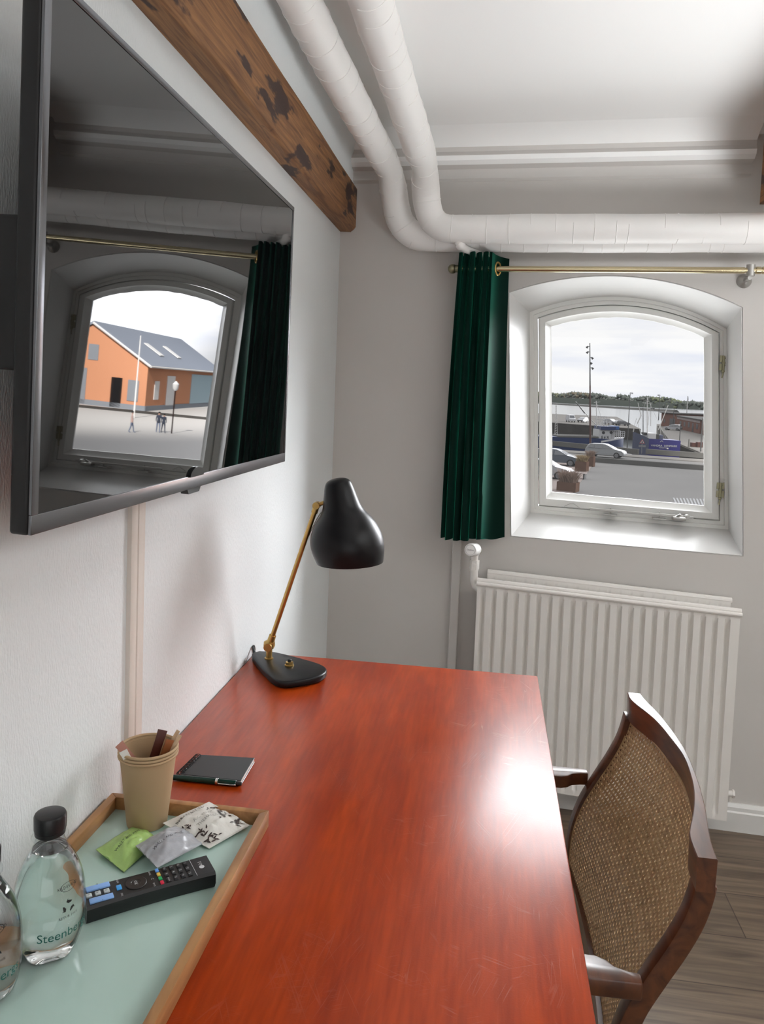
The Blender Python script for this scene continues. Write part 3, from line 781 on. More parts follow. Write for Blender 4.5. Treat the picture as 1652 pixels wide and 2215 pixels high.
SB = V((0.060, 1.694, DT + 0.0165)); SJ = SB + V((0.0, 0, 0.030)); AT = ony(685, 1093, 1.690)
bm = nb(); lathe(bm, [(0.0100, 0), (0.0100, 0.002), (0.0072, 0.003), (0.0072, 0.022), (0.0105, 0.024), (0.0135, 0.031), (0.0125, 0.039), (0.008, 0.042)], 24, Matrix.Translation(SB))
adir = (AT - SJ).normalized(); ax, ay, az_ = frame_of(adir)
cyl(bm, SJ - adir * 0.002, SJ + adir * 0.026, 0.0088, 0.0082, 18)
cyl(bm, SJ + ay * -0.015, SJ + ay * 0.015, 0.0095, n=16)
obj('swivel_joint', bm, M_brass, lamp)
bm = nb(); cyl(bm, SJ + adir * 0.02, AT, 0.0056, n=18); obj('stem', bm, M_brass, lamp)
bm = nb(); tube(bm, spline([AT - adir * 0.075 + V((.005, .002, 0)), AT - adir * 0.045 + V((.0085, .001, 0)), AT - adir * 0.02 + V((.014, .0, 0)), AT + V((.022, 0, -.006))], 4), 0.0010, n=6); obj('cord', bm, mat('clear_cord', (0.35, 0.33, 0.3), 0.3), lamp)
SH_TOP = ony(729, 1034, 1.688); SH_BOT = ony(757, 1216, 1.688)
axd = (SH_TOP - SH_BOT).normalized(); sx_, sy_, sz_ = frame_of(axd); H = (SH_TOP - SH_BOT).length
SM = basis(SH_BOT, sx_, sy_, sz_)
sp = [(0.0735, 0.0), (0.0765, 0.010), (0.0800, 0.025), (0.0815, 0.040), (0.0800, 0.056), (0.0755, 0.072), (0.0680, 0.088), (0.0585, 0.102), (0.0500, 0.113), (0.0440, 0.124), (0.0400, 0.137), (0.0370, 0.150), (0.0340, 0.163), (0.0310, 0.175), (0.0270, 0.184), (0.0190, 0.190), (0.0080, 0.1925), (0.0005, 0.193)]
kH = H / 0.193
def cut_rim(bm):
    """the mouth of the shade is cut more level than its neck leans"""
    for v in bm.verts:
        r_ = v.co - SH_BOT; z_ = max(0.0, min(1.0, r_.dot(axd) / H)); v.co -= axd * (0.13 * r_.dot(V((1, 0, 0))) * (1 - z_) ** 1.5)
SPF = spline([(r, z * kH, 0) for r, z in sp], 3)
bm = nb(); lathe(bm, [(p.x, p.y) for p in SPF] , 56, SM, cap0=False)
lathe(bm, [(0.0735, 0.0), (0.0722, 0.0005)], 56, SM, cap0=False, cap1=False)
cut_rim(bm); obj('shade', bm, M_lampblack, lamp, 1.2)
bm = nb(); lathe(bm, [(0.0722, 0.0005)] + [(max(p.x - 0.0016, 0.0004), p.y - 0.001) for p in SPF[1:]], 40, SM, cap0=False)
cut_rim(bm); obj('shade_lining', bm, M_lampwhite, lamp, 1.2)
bm = nb(); ball(bm, AT, 0.0085, 16); cyl(bm, AT - V((0, 0.011, 0)), AT + V((0, 0.011, 0)), 0.0078, n=18); cyl(bm, AT - V((0, 0.0125, 0)), AT - V((0, 0.0105, 0)), 0.005, n=14)
cyl(bm, AT + adir * -0.018, AT, 0.0072, n=16)
PT = SM @ V((0, 0, 0.150 * kH)); cyl(bm, AT, PT, 0.0045, n=12)
obj('shade_joint', bm, M_brass, lamp)
SW = V((0.1165, 1.662, DT + 0.0165))
bm = nb(); lathe(bm, [(0.0105, 0), (0.0105, 0.002), (0.0085, 0.003), (0.0085, 0.008), (0.006, 0.009)], 20, Matrix.Translation(SW)); s_ = obj('switch', bm, M_brass, lamp)
bm = nb(); lathe(bm, [(0.0045, 0.009), (0.0045, 0.013), (0.003, 0.0145)], 16, Matrix.Translation(SW)); obj('push_button', bm, M_blackplastic, s_)
bm = nb(); tube(bm, spline([(0.016, 1.735, DT + 0.008), (0.006, 1.748, DT + 0.018), (0.0035, 1.765, DT + 0.008), (0.0035, 1.785, DT - 0.10), (0.0035, 1.80, DT - 0.3)], 6), 0.0032, n=8); obj('power_cord', bm, M_blackplastic, lamp)

# ------------------------------------------------------------------ armchair with cane back
M_chair = wood('teak_chair_wood', (0.055, 0.015, 0.005), (0.145, 0.046, 0.014), scale=(40, 6, 40), rough=0.40, coat=0.55, coat_rough=0.22, dist=1.0)
M_cane = mat('woven_cane', (0.33, 0.205, 0.095), 0.45, var=((70, 70, 70), 0.25, (0.50, 0.34, 0.18)))
chair = thing('armchair', 'dark wooden armchair with curved woven cane back, pushed up to the desk', 'chair', (0.55, 1.22, 0.0))
CY0, CY1 = 0.958, 1.486
stile = spline([(0.852, 0.0, 0.0), (0.800, 0, 0.14), (0.752, 0, 0.30), (0.730, 0, 0.42), (0.7265, 0, 0.50), (0.7300, 0, 0.555), (0.744, 0, 0.605), (0.766, 0, 0.650), (0.790, 0, 0.695), (0.8075, 0, 0.735), (0.8175, 0, 0.775), (0.823, 0, 0.82)], 5)
def bulge(y):                                         # plan curve of the back, deepest in the middle
    s = (y - CY0) / (CY1 - CY0); return 0.046 * (1 - (2 * s - 1) ** 2)
def bar_along(bm, P, nrm, w, d):
    """rectangular bar along P: w across the y direction, d along nrm(tangent)"""
    L = []
    for i, p in enumerate(P):
        t = (P[min(i + 1, len(P) - 1)] - P[max(i - 1, 0)]).normalized(); yv = V((0, 1, 0)); dv = yv.cross(t).normalized()
        L.append([p - yv * w / 2 - dv * d / 2, p + yv * w / 2 - dv * d / 2, p + yv * w / 2 + dv * d / 2, p - yv * w / 2 + dv * d / 2])
    loft(bm, L, cap0=True, cap1=True)
low = [p for p in stile if p.z <= 0.46]; up_ = [p for p in stile if p.z >= 0.44]
for y in (CY0 + 0.013, CY1 - 0.013):
    bm = nb(); bar_along(bm, [V((p.x + 0.004, y, p.z)) for p in up_ if p.z < 0.785], None, 0.026, 0.026); bevel(bm, 0.003, 2, 0.8); obj('back_stile', bm, M_chair, chair)
    bm = nb(); bar_along(bm, [V((p.x + 0.004, y, p.z)) for p in low], None, 0.028, 0.034); bevel(bm, 0.003, 2, 0.8); obj('leg', bm, M_chair, chair)
    bm = nb(); yy = y + (0.0)
    cyl(bm, (0.33, yy, 0.0), (0.335, yy, 0.640), 0.012, 0.016, 16); obj('leg', bm, M_chair, chair)
# top rail: a wavy yoke in plan, its near end flared outwards and cut square
RAIL_IN = [(1357.1, 1497.7), (1365.8, 1515.2), (1414.8, 1555.4), (1453.3, 1600.9), (1477.8, 1635.9), (1493.5, 1677.8), (1500.5, 1716.3), (1498.7, 1754.8), (1491.7, 1789.8), (1491.5, 1812.0), (1507.5, 1854.0)]
RAIL_OUT = [(1383.3, 1497.7), (1397.3, 1515.2), (1432.3, 1552), (1477.8, 1614.9), (1505.7, 1677.8), (1523.2, 1737.3), (1532, 1789.8), (1539, 1824.8), (1549.5, 1853.4)]
RZT = 0.822
def rail_curve(P): return sorted([(q.y, q.x) for q in spline([onz(x, y, RZT) for x, y in P], 6)])
RI, RO = rail_curve(RAIL_IN), rail_curve(RAIL_OUT)
def lerp_at(C, y):
    if y <= C[0][0]: return C[0][1]
    for (y0, x0), (y1, x1) in zip(C, C[1:]):
        if y0 <= y <= y1: return x0 + (x1 - x0) * (y - y0) / max(1e-9, y1 - y0)
    return C[-1][1]
bm = nb(); L = []
for i in range(49):
    s = i / 48; y = RI[0][0] + (RI[-1][0] - RI[0][0]) * s; xi, xo = lerp_at(RI, y), lerp_at(RO, y)
    L.append([V((xi + .001, y, RZT - .043)), V((xo - .001, y, RZT - .043)), V((xo, y, RZT - .0012)), V((xo - .0012, y, RZT)), V((xi + .0012, y, RZT)), V((xi, y, RZT - .0012))])
loft(bm, L, cap0=True, cap1=True); obj('top_rail', bm, M_chair, chair, 0.35)
def back_pt(s, z, off=0.0):
    """a point of the cane surface: s across (0 near, 1 far), z height"""
    y = CY0 + 0.024 + (CY1 - CY0 - 0.048) * s
    # stile x at this height
    for a, b in zip(stile, stile[1:]):
        if a.z <= z <= b.z: xs = a.x + (b.x - a.x) * (z - a.z) / max(1e-6, b.z - a.z); break
    else: xs = stile[-1].x
    k = max(0.0, min(1.0, (z - 0.47) / 0.33))
    return V((xs - 0.004 + bulge(y) * (0.35 + 0.65 * k) + off, y, z))
bm = nb(); NS, NZ = 54, 40; Z0, Z1 = 0.475, 0.786
for i in range(NS):
    for j in range(NZ):
        s0, s1 = i / NS, (i + 1) / NS; z0, z1 = Z0 + (Z1 - Z0) * j / NZ, Z0 + (Z1 - Z0) * (j + 1) / NZ
        sm_, zm = (s0 + s1) / 2, (z0 + z1) / 2
        def q(s, z): return back_pt(s, z)
        sq = [(s0, z0), (sm_, z0), (s1, z0), (s1, zm), (s1, z1), (sm_, z1), (s0, z1), (s0, zm)]
        sh = 0.17 * (1 if (i + j) % 2 else -1)
        hole = []
        for (a, c) in sq:
            da, dc = a - sm_, c - zm
            kk = 0.52 if abs(da) > 1e-9 and abs(dc) > 1e-9 else 0.66
            hole.append((sm_ + da * kk + dc * 0.0, zm + dc * kk + da / (s1 - s0) * (z1 - z0) * sh))
        O = [bm.verts.new(q(*p)) for p in sq]; I = [bm.verts.new(q(*p)) for p in hole]
        for k in range(8): bm.faces.new((O[k], O[(k + 1) % 8], I[(k + 1) % 8], I[k]))
bmesh.ops.remove_doubles(bm, verts=bm.verts, dist=0.00005)
fix(bm)
for f in bm.faces: f.smooth = True
bmesh.ops.solidify(bm, geom=bm.faces[:], thickness=0.0022)
obj('cane_back', bm, M_cane, chair, 0.5)
bm = nb()                                             # cord binding round the cane
tube(bm, [back_pt(0.03 + 0.94 * i / 30, Z1 - 0.006, -0.003) for i in range(31)], 0.0024, n=6)
for s in (0.0, 1.0): tube(bm, [back_pt(s, Z0 + (Z1 - Z0) * i / 24, -0.003) for i in range(22)], 0.0024, n=6)
obj('cane_binding', bm, M_cane, chair)
bm = nb(); L = []
for i in range(17):
    y = CY0 + (CY1 - CY0) * i / 16; x = 0.7265 + bulge(y) * 0.35
    L.append([V((x - .012, y, 0.452)), V((x + .012, y, 0.452)), V((x + .012, y, 0.486)), V((x - .012, y, 0.486))])
loft(bm, L, cap0=True, cap1=True); obj('bottom_rail', bm, M_chair, chair)
for y0, sgn in ((CY0 - 0.016, -1), (CY1 - 0.026, 1)):
    bm = nb()
    P = [(0.315, 0.004), (0.33, 0.0), (0.68, 0.0), (0.752, 0.002), (0.752, 0.020), (0.738, 0.022), (0.722, 0.027), (0.713, 0.037), (0.70, 0.043), (0.45, 0.046), (0.33, 0.044), (0.315, 0.038)]
    if sgn > 0: P = [(x, 0.042 - y) for x, y in P]
    prism(bm, [(x, y0 + y) for x, y in P], 0.634, 0.658); bevel(bm, 0.003, 2, 0.7); obj('armrest', bm, M_chair, chair)
bm = nb()
for (a, b_) in (((0.315, CY0 + .0), (0.335, CY1)), ((0.335, CY0), (0.73, CY0 + .024)), ((0.335, CY1 - .024), (0.73, CY1))):
    box(bm, a[0], b_[0], a[1], b_[1], 0.395, 0.435)
obj('seat_frame', bm, M_chair, chair)
bm = nb(); box(bm, 0.336, 0.715, CY0 + .025, CY1 - .025, 0.405, 0.452); bevel(bm, 0.012, 3); obj('seat', bm, mat('pale_seat_weave', (0.55, 0.47, 0.34), 0.7, bump=((300, 300, 300), 0.4, 0.001)), chair)
# ------------------------------------------------------------------ tray and what lies on it
TS = 0.742                                            # surface of the tray
M_traywood = wood('oiled_tray_wood', (0.28, 0.125, 0.045), (0.46, 0.24, 0.095), scale=(40, 5, 40), rough=0.42, dist=1.0)
M_mint = mat('mint_laminate', (0.44, 0.60, 0.54), 0.10, spec=0.6)
tray = thing('serving_tray', 'wooden serving tray with pale mint green base on the desk', 'tray', (0.124, 0.76, DT))
TX0, TX1, TY0, TY1, TZ = 0.0055, 0.2455, 0.36, 1.055, 0.7605
bm = nb(); box(bm, TX0 + .006, TX1 - .006, TY0 + .006, TY1 - .006, DT + 0.0006, TS); obj('tray_base', bm, M_mint, tray, None)
def rim(x0, y0, x1, y1, horiz):
    bm = nb(); w = 0.0115
    if horiz: P = [(x0, y0), (x1, y0), (x1 - w, y0 - w), (x0 + w, y0 - w)] if y0 > 0.8 else [(x0, y0), (x1, y0), (x1 - w, y0 + w), (x0 + w, y0 + w)]
    else: P = [(x0, y0), (x0, y1), (x0 + w, y1 - w), (x0 + w, y0 + w)] if x0 < 0.1 else [(x0, y0), (x0, y1), (x0 - w, y1 - w), (x0 - w, y0 + w)]
    prism(bm, P, DT + 0.0004, TZ); bevel(bm, 0.0012, 2); obj('rim', bm, M_traywood, tray)
rim(TX0, TY1, TX1, TY1, True); rim(TX0, TY0, TX1, TY0, True); rim(TX0, TY0, TX0, TY1, False); rim(TX1, TY0, TX1, TY1, False)

# ---- nested kraft paper cups with sugar sticks and stirrers
M_kraft = mat('kraft_paper', (0.42, 0.29, 0.165), 0.75, bump=((500, 500, 500), 0.15, 0.0003))
CX, CYC = 0.0765, 1.020
def paper_cup(zb, label, hidden):
    c = thing('paper_cup', label, 'cup', (CX, CYC, zb), 'nested paper cups'); M = Matrix.Translation((CX, CYC, zb))
    bm = nb(); h = 0.104
    lathe(bm, [(0.0275, 0.0), (0.0280, 0.001), (0.0388, h - 0.003), (0.0380, h - 0.003), (0.0272, 0.006)], 48, M)
    obj('body', bm, M_kraft, c, 0.7)
    bm = nb(); n_ = 48
    tube(bm, [M @ V((0.0396 * math.cos(2 * math.pi * i / n_), 0.0396 * math.sin(2 * math.pi * i / n_), h - 0.0022)) for i in range(n_)], 0.0022, n=10, closed=True)
    obj('rolled_rim', bm, M_kraft, c, 1.5)
    return c
paper_cup(TS + 0.0006, 'brown paper cup standing on the tray, bottom one of the nested stack', False)
paper_cup(TS + 0.0052, 'brown paper cup nested inside the bottom cup, its rim in the middle', True)
paper_cup(TS + 0.0098, 'brown paper cup on top of the nested stack, holding the sticks', True)
M_sachet = mat('dark_red_sugar_wrap', (0.075, 0.018, 0.012), 0.35); M_sachet2 = mat('amber_sugar_wrap', (0.26, 0.085, 0.030), 0.32)
M_sachet3 = mat('pink_sugar_wrap', (0.42, 0.20, 0.155), 0.35); M_stir = wood('birch_stirrer', (0.45, 0.30, 0.18), (0.58, 0.42, 0.27), scale=(60, 60, 8), rough=0.6)
M_whitepaper = mat('white_paper_edge', (0.80, 0.78, 0.74), 0.6)
def flat_stick(p, q, w, th, face, m, name, label, cat, group, crimp=None):
    """a flat stick or sachet from p (foot) to q (tip)"""
    p, q = V(p), V(q); a = (q - p).normalized(); y = a.cross(V(face)).normalized(); x = y.cross(a).normalized(); Lg = (q - p).length
    bm = nb(); L = []; n_ = 14
    for i in range(n_ + 1):
        t = i / n_; c = p + a * (Lg * t); ww = w; tt = th
        if crimp:
            e = min(t, 1 - t) * Lg; k = min(1.0, e / crimp); tt = th * (0.12 + 0.88 * k ** 0.7); ww = w * (1.10 - 0.12 * k)
        L.append([c - y * ww / 2 - x * tt * .3, c - x * tt / 2, c + y * ww / 2 - x * tt * .3, c + y * ww / 2 + x * tt * .3, c + x * tt / 2, c - y * ww / 2 + x * tt * .3])
    loft(bm, L, cap0=True, cap1=True)
    return tag(obj(name, bm, m, None, 0.8), label, cat, group)
def rimpt(az, r=0.0365, z=0.852): a = math.radians(az); return V((CX + r * math.cos(a), CYC + r * math.sin(a), z))
SG, TG = 'sugar sticks in the paper cup', 'wooden stirrers in the paper cup'
flat_stick((0.065, 1.012, 0.765), onz(352, 1579, 0.876), 0.0125, 0.004, (0.5, -1, 0.2), M_sachet, 'sugar_stick', 'dark red sugar stick standing tallest in the cup, against its back', 'sugar stick', SG, 0.012)
flat_stick((0.072, 1.008, 0.765), onz(368, 1600, 0.864), 0.011, 0.004, (0.8, -1, 0.2), M_sachet2, 'sugar_stick', 'brown sugar stick between the tallest dark red one and the stirrers', 'sugar stick', SG, 0.010)
flat_stick((0.098, 1.030, 0.775), onz(257, 1609, 0.872), 0.011, 0.004, (0.7, -1, 0.3), M_sachet3, 'sugar_stick', 'pinkish sugar stick leaning against the left side of the cup', 'sugar stick', SG, 0.012)
flat_stick((0.092, 1.012, 0.768), onz(266, 1624, 0.863), 0.010, 0.0035, (0.2, -1, 0.5), M_whitepaper, 'sugar_stick', 'white edged sugar stick leaning left in front of the pinkish one', 'sugar stick', SG, 0.012)
flat_stick((0.058, 0.998, 0.766), onz(386, 1580, 0.872), 0.0055, 0.0014, (0.3, -1, 0.3), M_stir, 'stirrer', 'wooden stirrer leaning right in the cup, the farther of the pair', 'stirrer', TG)
flat_stick((0.066, 0.994, 0.766), onz(390, 1590, 0.868), 0.0055, 0.0014, (0.3, -1, 0.3), M_stir, 'stirrer', 'wooden stirrer leaning right in the cup, the nearer of the pair', 'stirrer', TG)

# ---- spiral notebook and pen
M_cover = mat('black_notebook_card', (0.012, 0.012, 0.014), 0.30); M_wire = mat('black_wire', (0.02, 0.02, 0.02), 0.35, metal=0.3)
note = thing('notebook', 'small black spiral notebook lying on the desk behind the tray', 'notebook', (0.115, 1.20, DT))
NA, NB_, NC, ND = onz(432, 1632, .7435), onz(551, 1639, .7435), onz(522, 1688, .7435), onz(389, 1674, .7435)
def slab(name, z0, z1, m, inset):
    c = (NA + NB_ + NC + ND) / 4; P = [(p.x + (c.x - p.x) * inset, p.y + (c.y - p.y) * inset) for p in (NA, NB_, NC, ND)]
    bm = nb(); prism(bm, P, z0, z1); bevel(bm, 0.0008, 1, 1.2); obj(name, bm, m, note)
slab('back_cover', DT + .0003, DT + .0016, M_cover, 0.0); slab('page_block', DT + .0016, DT + .0073, M_whitepaper, 0.02); slab('front_cover', DT + .0073, DT + .0085, M_cover, 0.0)
bm = nb(); out_ = (NA - NB_).normalized(); P = []
turns = 17; ax0, ax1 = ND + (NA - ND) * 0.03 + out_ * 0.001, ND + (NA - ND) * 0.97 + out_ * 0.001
for i in range(turns * 14 + 1):
    t = i / (turns * 14); a = 2 * math.pi * turns * t
    c = ax0 + (ax1 - ax0) * t; P.append(V((c.x, c.y, DT + 0.0062)) + out_ * (0.0058 * math.cos(a)) + V((0, 0, 0.0056 * math.sin(a))))
tube(bm, P, 0.00065, n=5); obj('spiral_binding', bm, M_wire, note)
M_pen = mat('dark_green_pen_lacquer', (0.004, 0.030, 0.022), 0.18); M_chrome = mat('chrome', (0.75, 0.75, 0.75), 0.12, metal=1.0)
PR = 0.0048
PA, PB = onz(372, 1681, DT + PR), onz(517, 1695, DT + PR); pd = (PB - PA).normalized()
pen = thing('ballpoint_pen', 'dark green ballpoint pen with chrome clip lying along the notebook', 'pen', ((PA + PB) / 2).to_tuple())
PL = (PB - PA).length; px_, py_, _ = frame_of(pd); PM = basis(PA, px_, py_, pd)
bm = nb(); lathe(bm, [(0.0012, -0.012), (0.0030, -0.006), (0.0041, 0.004), (PR, 0.02), (PR, PL * .66)], 20, PM); lathe(bm, [(PR, PL * .685), (PR * .98, PL * .95), (PR * .8, PL * .96)], 20, PM); obj('barrel', bm, M_pen, pen)
bm = nb(); lathe(bm, [(PR * 1.04, PL * .655), (PR * 1.06, PL * .66), (PR * 1.06, PL * .668), (PR * .9, PL * .669), (PR * .9, PL * .676), (PR * 1.06, PL * .677), (PR * 1.06, PL * .688), (PR * 1.02, PL * .690)], 20, PM); obj('ring', bm, M_chrome, pen)
bm = nb(); lathe(bm, [(PR * .8, PL * .955), (PR * .8, PL * .985), (PR * .62, PL * .986), (PR * .62, PL * 1.03), (PR * .4, PL * 1.04)], 18, PM); obj('push_button', bm, M_blackplastic, pen)
side = pd.cross(V((0, 0, 1))).normalized()
if side.y > 0: side = -side
bm = nb(); tube(bm, [PA + pd * (PL * .70) + side * PR * .9, PA + pd * (PL * .71) + side * (PR + .0016), PA + pd * (PL * .88) + side * (PR + .0014), PA + pd * (PL * .955) + side * (PR + .0006)], 0.0009, n=8); ball(bm, PA + pd * (PL * .955) + side * (PR + .001), 0.0015, 8); obj('clip', bm, M_chrome, pen)

# ---- sweet and tea sachets
def foil(name, col, rough, alpha_mix=0.0, bumpy=0.5):
    m = mat(name, col, rough, bump=((60, 60, 60), bumpy, 0.003))
    if alpha_mix:
        n, l = m.node_tree.nodes, m.node_tree.links; b = n['Principled BSDF']; b.inputs['Alpha'].default_value = 1 - alpha_mix
    return m
def sachet(name, A, B, C_, D, puff, m, label, cat, seed, ztilt=(0, 0, 0, 0), crinkle=0.0016, group=None):
    """soft pouch with corners A B C D (pixel points of the photo dropped on the tray), upper and lower film, crimped ends"""
    rr = random.Random(seed); N = 26; q = [onz(p[0], p[1], TS + 0.0015 + z) for p, z in zip((A, B, C_, D), ztilt)]
    ph = [rr.uniform(0, 6.28) for _ in range(8)]
    def P(s, t, top):
        a = q[0] + (q[1] - q[0]) * s; b_ = q[3] + (q[2] - q[3]) * s; p = a + (b_ - a) * t
        e = min(1, min(s, 1 - s) / 0.16) ; f_ = min(1, min(t, 1 - t) / 0.05)
        d = puff * (math.sin(math.pi * min(max((s - .05) / .9, 0), 1)) ** 0.8) * (math.sin(math.pi * t) ** 0.6)
        w = crinkle * (math.sin(9 * s + 5 * t + ph[0]) * 0.5 + math.sin(17 * t - 7 * s + ph[1]) * .4 + math.sin(23 * s + 13 * t + ph[2]) * .3 + math.sin(31 * t + ph[3]) * .2) * (0.35 + math.sin(math.pi * t))
        return V((p.x, p.y, p.z + (d + abs(w) if top else 0.0) + (0.0003 if top else 0)))
    bm = nb(); G = {}
    for top in (0, 1):
        for i in range(N + 1):
            for j in range(N + 1): G[top, i, j] = bm.verts.new(P(i / N, j / N, top))
        for i in range(N):
            for j in range(N):
                f = (G[top, i, j], G[top, i + 1, j], G[top, i + 1, j + 1], G[top, i, j + 1]); bm.faces.new(f if top else f[::-1])
    for i in range(N):
        for j in (0, N): bm.faces.new((G[0, i, j], G[0, i + 1, j], G[1, i + 1, j], G[1, i, j]))
        for j in (0, N): bm.faces.new((G[0, j, i], G[0, j, i + 1], G[1, j, i + 1], G[1, j, i]))
    c = (q[0] + q[1] + q[2] + q[3]) / 4
    root = thing(name, label, cat, (c.x, c.y, TS), group)
    obj('pouch', bm, m, root, 1.2)
    return root, P, q
def print_on(root, P, q, s_txt, size, s0, t0, ang, m, name='print', lift=0.0009, along=1.0):
    """lettering laid on the pouch film: s0,t0 centre, ang rotates it in the sheet"""
    U = (q[1] - q[0]); W = (q[3] - q[0]); lu, lw = U.length, W.length
    bm = text_bm(s_txt, size, 0.0, res=1) if isinstance(s_txt, str) else s_txt
    bmesh.ops.triangulate(bm, faces=bm.faces)
    ca, sa = math.cos(ang), math.sin(ang)
    for v in bm.verts:
        x, y = v.co.x, v.co.y; u, w = x * ca - y * sa, -(x * sa + y * ca)
        v.co = P(min(max(s0 + u / lu, 0), 1), min(max(t0 + w / lw, 0), 1), 1) + V((0, 0, lift))
    obj(name, bm, m, root, None)
def leaf_art(scale, seed):
    """sprig of pointed leaves and curls drawn flat"""
    rr = random.Random(seed); bm = nb()
    def leaf(cx, cy, a, L, w):
        pts = [(0, 0), (L * .3, w), (L * .7, w * .7), (L, 0), (L * .7, -w * .7), (L * .3, -w)]
        vs_ = [bm.verts.new((cx + x * math.cos(a) - y * math.sin(a), cy + x * math.sin(a) + y * math.cos(a), 0)) for x, y in pts]; bm.faces.new(vs_)
    for k in range(11):
        a = rr.uniform(0, 6.28); r = rr.uniform(0.05, .5); leaf(scale * r * math.cos(k * 0.9), scale * r * math.sin(k * 0.9), a, scale * rr.uniform(.28, .5), scale * rr.uniform(.045, .085))
    return bm
M_ink = mat('black_print', (0.02, 0.02, 0.02), 0.5); M_greyink = mat('grey_print', (0.33, 0.32, 0.30), 0.5); M_brownink = mat('dark_brown_print', (0.045, 0.030, 0.028), 0.5)
tea, P, q = sachet('tea_sachet', (352, 1781), (452, 1735), (540, 1786), (452, 1836), 0.010, foil('white_tea_foil', (0.74, 0.725, 0.68), 0.32), 'white tea sachet with dark leaf print at the far right of the tray', 'tea sachet', 3, (0.010, 0.0195, 0.004, 0.001), 0.0022)
print_on(tea, P, q, 'BREAKFAST TEA', 0.0064, 0.42, 0.19, 0.04, M_ink)
print_on(tea, P, q, 'A.C. PERCH', 0.0064, 0.50, 0.40, 0.04, M_greyink); print_on(tea, P, q, 'THEHANDEL', 0.0064, 0.50, 0.52, 0.04, M_greyink)
for (s_, t_, sc_, sd) in ((0.14, 0.70, .020, 1), (0.20, 0.90, .019, 2), (0.80, 0.56, .020, 3), (0.86, 0.84, .020, 4), (0.10, 0.44, .012, 5), (0.84, 0.28, 0.016, 8)):
    print_on(tea, P, q, leaf_art(sc_, sd), 1, s_, t_, 0, M_brownink, 'leaf_print')
M_greenfoil = foil('lime_green_foil', (0.34, 0.51, 0.16), 0.30); M_greyfoil = foil('silver_grey_foil', (0.42, 0.43, 0.46), 0.30, 0.12)
SGP = 'sweet sachets on the tray'
gs, P, q = sachet('sweet_sachet', (207, 1838), (301, 1782), (343, 1818), (268, 1887), 0.011, M_greenfoil, 'lime green sweet sachet in front of the paper cups', 'sachet', 11, (0.006, 0.001, 0.003, 0.001), 0.0018, SGP)
print_on(gs, P, q, 'WALLY AND WHIZ', 0.0060, 0.47, 0.46, 0.05, M_ink)
ss, P, q = sachet('sweet_sachet', (293, 1830), (386, 1782), (437, 1826), (340, 1878), 0.011, M_greyfoil, 'silver grey sweet sachet lying between the green sachet and the remote control', 'sachet', 21, (0.013, 0.008, 0.010, 0.020), 0.0026, SGP)
print_on(ss, P, q, 'WALLY AND WHIZ', 0.0060, 0.48, 0.52, 0.05, M_ink)

# ---- remote control
M_remote = mat('black_remote_plastic', (0.010, 0.010, 0.011), 0.28); M_key = mat('rubber_key', (0.018, 0.018, 0.020), 0.4)
M_keyblue = mat('pale_blue_key', (0.24, 0.42, 0.78), 0.4); M_keygrey = mat('pale_grey_key', (0.50, 0.55, 0.56), 0.4); M_keywhite = mat('white_print', (0.65, 0.67, 0.68), 0.5)
RT = TS + 0.0215
r_far0, r_far1 = onz(441, 1849, RT), onz(471, 1884, RT); r_mid = (r_far0 + r_far1) / 2
r_dir = (((onz(184.7, 1917, RT) + onz(185, 1965, RT)) / 2) - r_mid).normalized(); r_side = r_dir.cross(V((0, 0, 1))).normalized()
RL = 0.152; RW = 0.043
RM = basis(r_mid, r_side, -r_dir, V((0, 0, 1)))      # x across, y from near end (negative) towards the far end (0)
remote = thing('remote_control', 'black remote control with coloured buttons on the tray', 'remote control', (r_mid + r_dir * RL / 2).to_tuple()[:2] + (TS,))
bm = nb(); L = []
for i in range(13):
    y = -RL * i / 12; w = RW / 2 * (1 - 0.10 * math.sin(math.pi * i / 12)); e = 0.0025 if i in (0, 12) else 0
    zt, zb_ = -0.0004 * (i in (0, 12)), -0.0212
    L.append([RM @ V(p) for p in ((-w + .004, y, zb_), (w - .004, y, zb_), (w, y, zb_ + .007), (w, y, zt - .003), (w - .003, y, zt), (-w + .003, y, zt), (-w, y, zt - .003), (-w, y, zb_ + .007))])
loft(bm, L, cap0=True, cap1=True); obj('body', bm, M_remote, remote, 0.7)
def key(name, x, y, w, l, m, h=0.0014, txt=None, tm=None, ts=0.004):
    bm = nb(); box(bm, x - w / 2, x + w / 2, y - l / 2, y + l / 2, -0.001, h); bevel(bm, min(0.0008, h * .6), 2); xform(bm, RM); k = obj(name, bm, m, remote)
    if txt:
        b2 = text_bm(txt, ts, 0.0, res=1); xform(b2, RM @ Matrix.Translation((x, y, h + 0.00012)) @ Matrix.Rotation(math.pi, 4, 'Z') @ Matrix.Rotation(0, 4, 'Z')); obj('print', b2, tm or M_keywhite, k, None)
TURN = math.pi
def rtext(txt, x, y, size, m=None):
    b2 = text_bm(txt, size, 0.0, res=1); xform(b2, RM @ Matrix.Translation((x, y, 0.00014)) @ Matrix.Rotation(TURN, 4, 'Z')); return b2
rows = [('1', '2', '3'), ('4', '5', '6'), ('7', '8', '9'), ('LIST', '0', 'Q.VIEW')]
for r_, row in enumerate(rows):
    for c_, tx in enumerate(row): key('number_key', (1 - c_) * 0.0115, -0.0300 - r_ * 0.0086, 0.0085, 0.0050, M_key, txt=tx, ts=0.0042 if len(tx) == 1 else 0.0023)
for c_, cm in enumerate(((0.62, 0.02, 0.06), (0.02, 0.42, 0.13), (0.72, 0.50, 0.10), (0.12, 0.32, 0.78))):
    key('colour_key', (1.5 - c_) * -0.0088, -0.0645, 0.0062, 0.0042, mat('key_' + str(['red', 'green', 'yellow', 'blue'][c_]), cm, 0.35), 0.0016)
